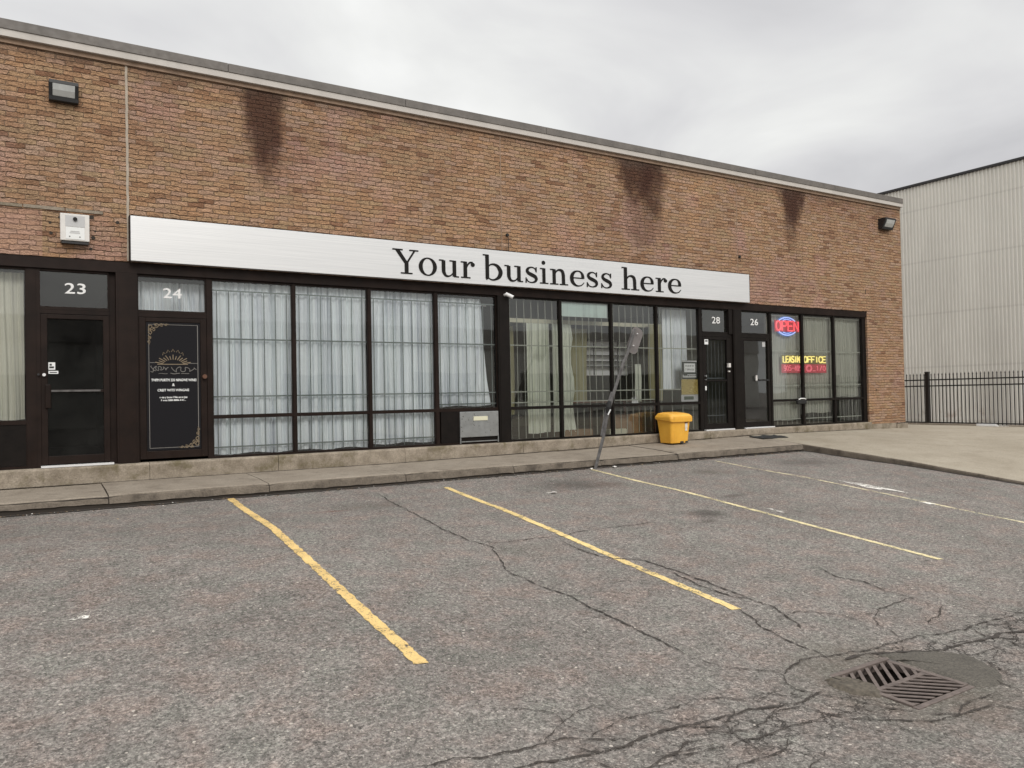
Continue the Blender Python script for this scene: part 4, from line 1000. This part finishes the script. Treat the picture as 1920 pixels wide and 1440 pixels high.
mb = MB(); mb.box(.25, .57, -.10, -.0, 4.10, 4.133); mb.build('underside', K['black_plastic'], T)
# small old fixings left in the brick
def fixing(x, z, wire, label):
    T = thing('wall_hook', label, 'wall hook', (x, 0, z)); mb = MB(); mb.cyl((x, .0, z), (x, -.035, z), .028, 10); mb.build('bracket', K['rubber'], T)
    mb = MB(); mb.tube([(x, -.03, z), (x+.01, -.045, z-wire*.4), (x+.012, -.02, z-wire)], .006, 5); mb.build('wire', K['rubber'], T)
fixing(7.31, 4.88, .32, 'small black hook with a hanging wire on the brick above the letters of the sign')
fixing(13.42, 4.96, .12, 'small dark bracket on the brick above the right end of the sign')
for i, (x, z, r_) in enumerate([(.12, 4.38, .018), (.13, 4.24, .022), (.61, 4.50, .03), (.63, 4.22, .026), (.655, 4.31, .014), (.93, 4.46, .024), (.60, 4.06, .02), (.225, 4.46, .014)]):
    mb = MB(); mb.cyl((x, .0, z), (x, -.004, z), r_, 9); mb.build('anchor_hole', K['dirt'], B)
mb = MB(); mb.box(18.03, 18.045, -.008, 0, 4.36, 4.48); mb.cyl((18.4, 0, 1.9), (18.4, -.006, 1.9), .02, 8); mb.build('anchor_hole', K['dirt'], B)

T = thing('security_camera', 'small white security camera at the top of the dark column under the sign', 'security camera', (7.26, 0, 3.75))
mb = MB(); mb.cyl((7.235, .004, 3.775), (7.235, -.045, 3.775), .024, 12); mb.build('mount', K['white_paint'], T)
mb = MB(); mb.tube([(7.235, -.05, 3.79), (7.335, -.14, 3.72)], .033, 14); mb.build('camera_body', K['white_paint'], T)
mb = MB(); mb.tube([(7.3352, -.1402, 3.7199), (7.340, -.1445, 3.7165)], .024, 12); mb.build('lens', K['black_plastic'], T)
T = thing('mail_box', 'small dark box with a white clip on the rail between two leasing office windows', 'box', (15.4, 0, 1.6))
mb = MB(); mb.box(15.28, 15.60, -.03, .044, 1.60, 1.70); mb.build('box_body', K['rubber'], T, bevel=.02)
mb = MB(); mb.tube([(15.30, -.03, 1.712), (15.38, -.035, 1.735), (15.52, -.03, 1.73), (15.57, -.02, 1.715)], .013, 8); mb.build('clip', K['white_paint'], T)

# ------------------------------------------------------------------ neon signs
ST = {'O': [[(.5, 0), (.15, .1), (0, .35), (0, .65), (.15, .9), (.5, 1), (.85, .9), (1, .65), (1, .35), (.85, .1), (.5, 0)]],
 'P': [[(0, 0), (0, 1), (.7, 1), (1, .85), (1, .62), (.7, .48), (0, .48)]], 'E': [[(1, 0), (0, 0), (0, 1), (1, 1)], [(0, .5), (.85, .5)]],
 'N': [[(0, 0), (0, 1), (1, 0), (1, 1)]], 'L': [[(0, 1), (0, 0), (1, 0)]], 'A': [[(0, 0), (.5, 1), (1, 0)], [(.2, .35), (.8, .35)]],
 'S': [[(1, .85), (.75, 1), (.25, 1), (0, .8), (.1, .58), (.9, .42), (1, .2), (.75, 0), (.25, 0), (0, .15)]], 'I': [[(.5, 0), (.5, 1)]],
 'G': [[(1, .82), (.75, 1), (.3, 1), (0, .75), (0, .25), (.3, 0), (.75, 0), (1, .2), (1, .45), (.6, .45)]], 'F': [[(0, 0), (0, 1), (1, 1)], [(0, .5), (.8, .5)]],
 'C': [[(1, .82), (.75, 1), (.3, 1), (0, .75), (0, .25), (.3, 0), (.75, 0), (1, .18)]],
 '9': [[(1, .6), (.7, .42), (.2, .45), (0, .7), (.2, .97), (.75, 1), (1, .75), (1, .3), (.7, 0), (.1, .02)]], '0': [[(.5, 0), (.1, .15), (0, .5), (.1, .85), (.5, 1), (.9, .85), (1, .5), (.9, .15), (.5, 0)]],
 '5': [[(.95, 1), (.1, 1), (.05, .58), (.65, .6), (1, .35), (.75, .02), (.05, .05)]], '4': [[(.75, 0), (.75, 1), (0, .3), (1, .3)]], '-': [[(.1, .5), (.9, .5)]],
 '2': [[(0, .8), (.25, 1), (.75, 1), (1, .75), (.9, .5), (0, 0), (1, 0)]], '1': [[(.2, .8), (.5, 1), (.5, 0)]], '_': [[(0, 0), (.9, 0)]], '/': [[(.1, 0), (.9, 1)]]}
def neon_text(mb, s_, x0, x1, z0, z1, y, r_, gap=.28):
    cw = (x1-x0)/(len(s_)-gap)
    for i, ch in enumerate(s_):
        if ch == ' ': continue
        xa = x0+i*cw; wd = cw*(1-gap)
        for st in ST[ch]: mb.tube([(xa+p[0]*wd, y, z0+p[1]*(z1-z0)) for p in st], r_, 6)
T = thing('neon_sign', 'lit red OPEN neon sign inside a blue oval ring in the leasing office window', 'neon sign', (15.1, .15, 3.2), 'lit neon signs in the leasing office windows')
cx, cz = 15.135, 3.455
mb = MB(); n = 28; mb.prism([(cx+.40*math.cos(6.2832*i/n), cz+.24*math.sin(6.2832*i/n)) for i in range(n)], .135, .14); mb.build('oval_backing', K['neon_blue_deep'], T)
mb = MB(); mb.box(14.70, 15.57, .127, .133, 3.325, 3.60); mb.build('letter_backing', K['neon_backing_red'], T)
for s_ in (1, -1):
    mb = MB()
    mb.tube([(cx+.36*math.cos(a), .118, cz+s_*.21*math.sin(a)) for a in [R(38+104*i/14) for i in range(15)]], .014, 8)
    mb.tube([(cx+.26*math.cos(a), .118, cz+s_*.165*math.sin(a)) for a in [R(58+64*i/10) for i in range(11)]], .008, 8)
    mb.build('blue_tube', K['neon_blue'], T)
mb = MB(); neon_text(mb, 'OPEN', 14.745, 15.535, 3.35, 3.575, .115, .022, .24); mb.build('letters', K['neon_red'], T)
T = thing('neon_sign', 'lit yellow LEASING OFFICE sign over a red line of digits across two office windows', 'neon sign', (15.7, .15, 2.3), 'lit neon signs in the leasing office windows')
mb = MB(); mb.box(14.93, 16.56, .132, .14, 2.565, 2.775); mb.build('yellow_backing', K['neon_backing_yellow'], T)
mb = MB(); mb.box(14.92, 16.58, .133, .141, 2.35, 2.56); mb.build('red_backing', K['neon_backing_red'], T)
mb = MB(); neon_text(mb, 'LEASING', 14.965, 15.66, 2.60, 2.745, .118, .017, .22); neon_text(mb, 'OFFICE', 15.72, 16.53, 2.60, 2.745, .118, .017, .22); mb.build('yellow_letters', K['neon_yellow'], T)
mb = MB(); neon_text(mb, '905-405', 14.99, 15.62, 2.40, 2.52, .12, .011); neon_text(mb, '0', 15.82, 15.98, 2.40, 2.52, .12, .011, 0); neon_text(mb, '_1/0', 16.05, 16.52, 2.40, 2.52, .12, .011)
mb.tube([(15.9+.11*math.cos(a*.5236), .12, 2.46+.085*math.sin(a*.5236)) for a in range(13)], .008, 6); mb.build('red_letters', K['neon_pink'], T)

# ------------------------------------------------------------------ yellow grit bin
def rrect(w_, d_, r_, n=5):
    P = []
    for (sx, sy, a0) in ((1, -1, -90), (1, 1, 0), (-1, 1, 90), (-1, -1, 180)):
        for k in range(n+1):
            a = R(a0+90*k/n); P.append((sx*(w_/2-r_)+r_*math.cos(a), sy*(d_/2-r_)+r_*math.sin(a)))
    return P
bx, by, bz = 11.02, -.32, .905
T = thing('grit_bin', 'bright yellow plastic grit bin with a hinged lid on the pavement under the window', 'storage bin', (bx, by, bz))
def loft(mb, secs, cap0=True, cap1=True):
    n = len(secs[0]); vs = [p for s_ in secs for p in s_]; fs = []
    for i in range(len(secs)-1):
        for k in range(n): fs.append((i*n+k, i*n+(k+1) % n, (i+1)*n+(k+1) % n, (i+1)*n+k))
    if cap0: fs.append(tuple(range(n))[::-1])
    if cap1: fs.append(tuple((len(secs)-1)*n+k for k in range(n)))
    mb.add(vs, fs)
def sec(w_, d_, z, r_=.05, tilt=0, wave=0):
    out = []
    w_ *= .76; d_ *= .80; z *= .93
    for x, y in rrect(w_, d_, r_*.8): out.append((bx+x, by+y, bz+z+tilt*(y/d_+.5)+wave*math.cos(math.pi*x/w_)*(1 if y < 0 else 0)))
    return out
mb = MB(); loft(mb, [sec(.60, .44, .004, .05), sec(.61, .45, .03, .06), sec(.66, .50, .28, .06), sec(.71, .55, .50, .06), sec(.745, .585, .515, .06), sec(.745, .585, .53, .06)])
mb.build('bin_body', K['bin_yellow'], T, smooth=False, bevel=.006)
mb = MB(); loft(mb, [sec(.80, .64, .475, .07, wave=-.045, tilt=.05), sec(.81, .65, .545, .08, wave=-.02, tilt=.03), sec(.80, .64, .585, .09), sec(.72, .55, .63, .1, tilt=.02), sec(.52, .36, .655, .1, tilt=.02)])
mb.build('bin_lid', K['bin_yellow'], T, bevel=.01)
mb = MB(); mb.box(bx+.0, bx+.09, by-.186, by-.16, bz+.0, bz+.04); mb.build('fork_slot', K['ink'], T)
mb = MB(); mb.box(bx+.14, bx+.205, by-.186, by-.16, bz+.0, bz+.04); mb.build('fork_slot', K['ink'], T)
mb = MB(); mb.box(bx+.11, bx+.175, by-.216, by-.19, bz+.31, bz+.40); mb.box(bx+.12, bx+.17, by-.210, by-.185, bz+.25, bz+.309); mb.build('sticker', K['litter'], T)
mb = MB(); mb.box(bx+.10, bx+.17, by-.235, by-.20, bz+.405, bz+.43); mb.build('latch', K['wood'], T)

# ------------------------------------------------------------------ leaning post
T = thing('sign_post', 'bent grey metal sign post leaning to the right at the kerb before the windows', 'sign post', (8.02, -1.52, .66))
pp = [(8.02, -1.56, .62), (8.24, -1.54, 1.20), (8.36, -1.52, 1.60), (8.52, -1.50, 1.95), (8.72, -1.48, 2.38), (8.86, -1.47, 2.62), (9.08, -1.45, 3.07)]
def channel(mb, P, wd, dp, th=.006):
    vs = []; q = [(-wd/2, 0), (-wd/4, -dp), (wd/4, -dp), (wd/2, 0), (wd/2, th), (wd/4-th*.3, -dp+th), (-wd/4+th*.3, -dp+th), (-wd/2, th)]
    for i, p in enumerate(P):
        a = Vector(P[max(0, i-1)]); c_ = Vector(P[min(len(P)-1, i+1)]); tg = (c_-a).normalized(); sx = Vector((0, -1, 0)).cross(tg).normalized(); sy = tg.cross(sx)
        for u_, v_ in q: vs.append(Vector(p)+sx*u_-sy*v_)
    n = 8; fs = []
    for i in range(len(P)-1):
        for k in range(n): fs.append((i*n+k, i*n+(k+1) % n, (i+1)*n+(k+1) % n, (i+1)*n+k))
    fs += [tuple(range(n)), tuple((len(P)-1)*n+k for k in range(n))[::-1]]
    mb.add(vs, fs)
mb = MB(); channel(mb, pp, .06, .025); mb.build('post', K['galv'], T)
mb = MB(); channel(mb, [tuple(Vector(p)+Vector((.0, .035, 0))) for p in pp[1:4]], .085, .03); mb.build('splice_sleeve', K['galv'], T)
mb = MB(); mb.tube([(8.33, -1.56, 1.60), (8.34, -1.57, 1.70), (8.37, -1.565, 1.80)], [.035, .05, .035], 10); mb.build('clamp', K['rubber'], T)
mb = MB(); mb.tube([(8.30, -1.60, 1.57), (8.345, -1.615, 1.66)], .012, 6); mb.build('cable_tie', K['paper'], T)
# plate: rounded sheet seen from its back, turned with the post
tg = (Vector(pp[6])-Vector(pp[5])).normalized(); sx = Vector((1, -.08, 0)); sx = (sx-tg*sx.dot(tg)).normalized(); sy = tg.cross(sx)
c0 = Vector((9.10, -1.41, 2.88)); out = []
for (x, y) in rrect(.24, .50, .09): out.append((x, y))
mb = MB(); n = len(out); vs = [c0+sx*x+tg*y+sy*.0015 for x, y in out]+[c0+sx*x+tg*y-sy*.0015 for x, y in out]
mb.add(vs, [tuple(range(n)), tuple(range(2*n-1, n-1, -1))]+[(k, n+k, n+(k+1) % n, (k+1) % n) for k in range(n)]); mb.build('sign_plate', K['sign_back'], T)
mb = MB()
for dzz in (-.12, .12):
    q = c0+tg*dzz-sx*.03; mb.tube([q+sy*.0-Vector((0, .03, 0)), q-Vector((0, .06, 0))], .011, 8)
mb.build('bolt', K['alu'], T)

# ------------------------------------------------------------------ mat, grate, litter
T_ = MB(); n = 10; vs = []
for j in range(5):
    for i in range(n+1):
        x = 13.36+.82*i/n; y = -.62+.40*j/4+.02*math.sin(i*1.3); vs.append((x, y, interp(y, [-1.4, 0], [.812, walk_back(x)])+.014+.008*math.sin(i*1.1+j*2)))
T_.add(vs, [(j*(n+1)+i, j*(n+1)+i+1, (j+1)*(n+1)+i+1, (j+1)*(n+1)+i) for j in range(4) for i in range(n)])
o = T_.build('doormat', K['rubber']); md = o.modifiers.new('solidify', 'SOLIDIFY'); md.thickness = .012
tag(o, 'thin black doormat lying on the pavement before the door of unit 26', 'doormat')

T = thing('drain_grate', 'square iron storm drain grate with slanted slots sunk in the cracked asphalt', 'drain grate', (4.745, -9.0, 0))
mb = MB(); z1 = .035; z0 = -.03; f_ = .04; ym = -9.015
def gzz(x, y): return .012
mb.box(GX0, GX1, GY1-f_, GY1, z0, .030); mb.box(GX0, GX1, GY0, GY0+f_, z0, .014)
mb.box(GX0, GX0+f_, GY0+f_, GY1-f_, z0, .022); mb.box(GX1-f_, GX1, GY0+f_, GY1-f_, z0, .022); mb.box(GX0+f_, GX1-f_, ym-.018, ym+.018, z0, .0202)
mb.build('frame', K['grate_iron'], T, bevel=.004)
def clip(poly, xa, xb, ya, yb):
    for ax, lim, sg in ((0, xa, 1), (0, xb, -1), (1, ya, 1), (1, yb, -1)):
        out = []
        for i in range(len(poly)):
            p, q = poly[i], poly[(i+1) % len(poly)]; a = (p[ax]-lim)*sg; b_ = (q[ax]-lim)*sg
            if a >= 0: out.append(p)
            if a*b_ < 0: f = a/(a-b_); out.append((p[0]+(q[0]-p[0])*f, p[1]+(q[1]-p[1])*f))
        poly = out
        if not poly: return poly
    return poly
def bank(ya, yb, dirx):
    mb = MB(); xa, xb = GX0+f_, GX1-f_; s_ = .084; k = -12
    while k < 30:
        c_ = xa+k*s_; w_ = .017
        # bar along direction (dirx, -1)
        p = [(c_-w_, yb+.02), (c_+w_, yb+.02), (c_+w_+dirx*.6, yb+.02-.6), (c_-w_+dirx*.6, yb+.02-.6)]
        q = clip(p, xa, xb, ya, yb)
        if len(q) > 2: mb.prismz(q, .0135, .0185)
        k += 1
    mb.build('bar_bank', K['grate_iron'], T)
bank(ym+.018, GY1-f_, -1); bank(GY0+f_, ym-.018, 1)
mb = MB(); zz = -.55; e = .03
mb.box(GX0-e, GX1+e, GY0-e, GY1+e, zz-.02, zz)
for (a, b_, c_, d_) in ((GX0-e, GX0+.004, GY0-e, GY1+e), (GX1-.004, GX1+e, GY0-e, GY1+e), (GX0+.005, GX1-.005, GY0-e, GY0+.004), (GX0+.005, GX1-.005, GY1-.004, GY1+e)): mb.box(a, b_, c_, d_, zz, -.035)
mb.build('drain_pit', K['dirt'], T)

# black gap and dirt at the kerb foot
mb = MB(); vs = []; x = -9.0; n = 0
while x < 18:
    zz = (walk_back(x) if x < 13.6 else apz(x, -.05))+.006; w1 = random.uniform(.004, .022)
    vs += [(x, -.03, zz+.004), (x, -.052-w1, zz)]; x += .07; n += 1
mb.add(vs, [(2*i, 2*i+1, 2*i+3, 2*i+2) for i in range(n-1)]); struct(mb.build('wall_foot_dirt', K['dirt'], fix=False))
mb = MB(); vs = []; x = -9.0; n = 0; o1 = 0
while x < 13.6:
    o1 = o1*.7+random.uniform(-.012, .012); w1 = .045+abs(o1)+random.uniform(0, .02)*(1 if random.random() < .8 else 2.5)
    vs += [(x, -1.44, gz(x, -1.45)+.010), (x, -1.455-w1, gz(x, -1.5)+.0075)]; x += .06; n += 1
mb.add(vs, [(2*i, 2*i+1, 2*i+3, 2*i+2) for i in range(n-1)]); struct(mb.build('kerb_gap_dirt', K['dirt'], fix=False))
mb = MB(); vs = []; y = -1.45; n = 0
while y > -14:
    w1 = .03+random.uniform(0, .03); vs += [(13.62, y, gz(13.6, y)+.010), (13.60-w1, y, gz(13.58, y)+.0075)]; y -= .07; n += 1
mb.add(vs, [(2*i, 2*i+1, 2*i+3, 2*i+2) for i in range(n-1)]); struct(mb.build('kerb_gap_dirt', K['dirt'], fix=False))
blob([(4.36, -8.74), (4.47, -8.80), (4.53, -8.92), (4.51, -9.03), (4.42, -9.10), (4.33, -9.0), (4.29, -8.85)], .024, 'silt', 'silt')
# litter and leaves along the kerb
mb = MB(); rnd = random.Random(3)
for i in range(520):
    x = rnd.uniform(-1.5, 13.4); y = -1.475-abs(rnd.gauss(0, .035)); 
    if rnd.random() < .18: y = -1.5-rnd.random()**2*.8
    s_ = rnd.uniform(.006, .022); a = rnd.uniform(0, 6.28); z = gz(x, y)+.006; c_, q_ = math.cos(a)*s_, math.sin(a)*s_
    mb.add([(x-c_, y-q_, z), (x+q_*.6, y-c_*.6, z+rnd.uniform(0, .01)), (x+c_, y+q_, z+.004), (x-q_*.6, y+c_*.6, z+rnd.uniform(0, .012))], [(0, 1, 2, 3)], rnd.choice([0, 0, 0, 0, 1, 1, 2]))
stuff(mb.build('kerb_debris', [K['leaf'], K['leaf_pale'], K['litter']], fix=False), 'dead leaves and small litter gathered along the kerb foot', 'leaves')
def scrap(x, y, s_, label, k='litter'):
    mb = MB(); n = 7; r_ = random.Random(int(x*100)); z = gz(x, y)
    ring = [(x+s_*math.cos(6.283*i/n)*r_.uniform(.6, 1.2), y+s_*.6*math.sin(6.283*i/n)*r_.uniform(.6, 1.2), z+.006+r_.uniform(0, .02)) for i in range(n)]
    mb.add([(x, y, z+.03)]+ring+[(x, y, z+.002)], [(0, 1+i, 1+(i+1) % n) for i in range(n)]+[(n+1, 1+(i+1) % n, 1+i) for i in range(n)])
    tag(mb.build('paper_scrap', K[k]), label, 'litter', 'paper scraps on the asphalt')
scrap(8.45, -1.56, .06, 'white paper scrap at the kerb just right of the leaning post foot')
scrap(6.15, -3.05, .06, 'small white scrap on the dark oil stain in the second bay')
scrap(7.93, -1.58, .035, 'tiny white scrap at the foot of the leaning post')

# ------------------------------------------------------------------ picket fence with its kerb
FX = 22.5
T = thing('picket_fence', 'black steel picket fence with spear tips before the white ribbed building', 'fence', (FX, 0, .85))
mb = MB(); y = -6.0
while y < 9:
    if abs(((y+6.0+.05) % 2.45)-.0) > .0:
        mb.box(FX-.009, FX+.009, y-.009, y+.009, .86 if -1.3 < y or y < -1.7 else .80, 2.30)
        mb.add([(FX-.016, y-.016, 2.301), (FX+.016, y-.016, 2.301), (FX+.016, y+.016, 2.301), (FX-.016, y+.016, 2.301), (FX, y, 2.37)], [(0, 3, 2, 1), (0, 1, 4), (1, 2, 4), (2, 3, 4), (3, 0, 4)])
    y += .108
mb.build('pickets', K['fence_black'], T)
for z in (.905, 1.985, 2.165):
    mb = MB(); mb.box(FX-.02, FX+.02, -6, 9, z-.018, z+.018); mb.build('rail', K['fence_black'], T)
for y in (-3.9, -1.5-.0, 1.03, 3.5, 6.0):
    if y == -1.5: continue
    mb = MB(); mb.box(FX-.05, FX+.05, y-.05, y+.05, .80, 2.385); mb.box(FX-.058, FX+.058, y-.058, y+.058, 2.386, 2.41); mb.build('post', K['fence_black'], T)
mb = MB()
for a, b_, h in ((-9, -1.25, .875), (-.55, 1.3, .885), (1.32, 9, .88)): mb.box(FX-.13, FX+.13, a, b_, .6, h)
struct(mb.build('fence_kerb', K['walk_concrete'], bevel=.015))
mb = MB(); mb.box(22.28, 22.36, -.95, -.45, .845, .90); mb.box(22.15, 22.25, -1.05, -.55, .842, .872); tag(mb.build('white_board', K['white_paint']), 'broken white board lying at the foot of the black fence', 'board')

# ------------------------------------------------------------------ white ribbed building
T = thing('metal_building', 'tall pale ribbed metal building with a thin dark roof edge behind the fence', 'building', (30, 8, .4))
mb = MB(); X = 30.0; prof = []; y = -12.0; p_ = .137
while y < 30:
    prof += [(X, y), (X, y+p_*.62), (X-.045, y+p_*.70), (X-.045, y+p_*.92)]; y += p_
vs = [(x, yy, .2) for x, yy in prof]+[(x, yy, 10.02) for x, yy in prof]; n = len(prof)
mb.add(vs, [(i, i+1, n+i+1, n+i) for i in range(n-1)])
mb.box(X+.05, X+40, -12, 30, .2, 10.0); mb.build('ribbed_wall', K['ribbed'], T)
mb = MB(); mb.box(X-.09, X+40, -12.1, 30.1, 10.03, 10.12); mb.build('roof_edge', K['fence_black'], T)

# ------------------------------------------------------------------ low building across the lot (mirrored in the glass)
T = thing('opposite_building', 'low brick building with a pale band across the parking lot behind the viewer', 'building', (5, -48, .3))
mb = MB(); mb.box(-60, 70, -70, -48, .2, 6.2); mb.build('brick_wall', K['ribbed'], T)
mb = MB(); mb.box(-60.1, 70.1, -70.1, -47.8, 6.201, 8.0); mb.build('fascia_band', K['coping_white'], T)
for i in range(11):
    x = -50+11*i; mb = MB(); mb.box(x, x+6, -47.99, -47.9, 1.2, 4.0); mb.build('window', K['dark_panel'], T)

# every loose piece of these small fittings becomes a part of its own
def split_loose(o):
    b = bmesh.new(); b.from_mesh(o.data); seen = set(); isl = []
    for f in b.faces:
        if f.index in seen: continue
        st = [f]; grp = []
        seen.add(f.index)
        while st:
            q = st.pop(); grp.append(q.index)
            for e in q.edges:
                for g_ in e.link_faces:
                    if g_.index not in seen: seen.add(g_.index); st.append(g_)
        isl.append(set(grp))
    b.free()
    if len(isl) < 2: return
    base = o.data; name = o.name.split('.')[0]
    for k, grp in enumerate(isl):
        b = bmesh.new(); b.from_mesh(base)
        bmesh.ops.delete(b, geom=[f for f in b.faces if f.index not in grp], context='FACES')
        me = bpy.data.meshes.new(name); b.to_mesh(me); b.free()
        for m_ in base.materials: 
            me.materials.append(m_)
        if k == 0: first = me; continue
        c_ = o.copy(); c_.data = me; c_.name = name; COL.objects.link(c_)
    o.data = first
for o in list(bpy.data.objects):
    if o.type == 'MESH' and o.name.split('.')[0] in ('sticker', 'sticker_print', 'lock', 'anchor_hole', 'bolt', 'flap_bracket', 'knob', 'fork_slot'): split_loose(o)
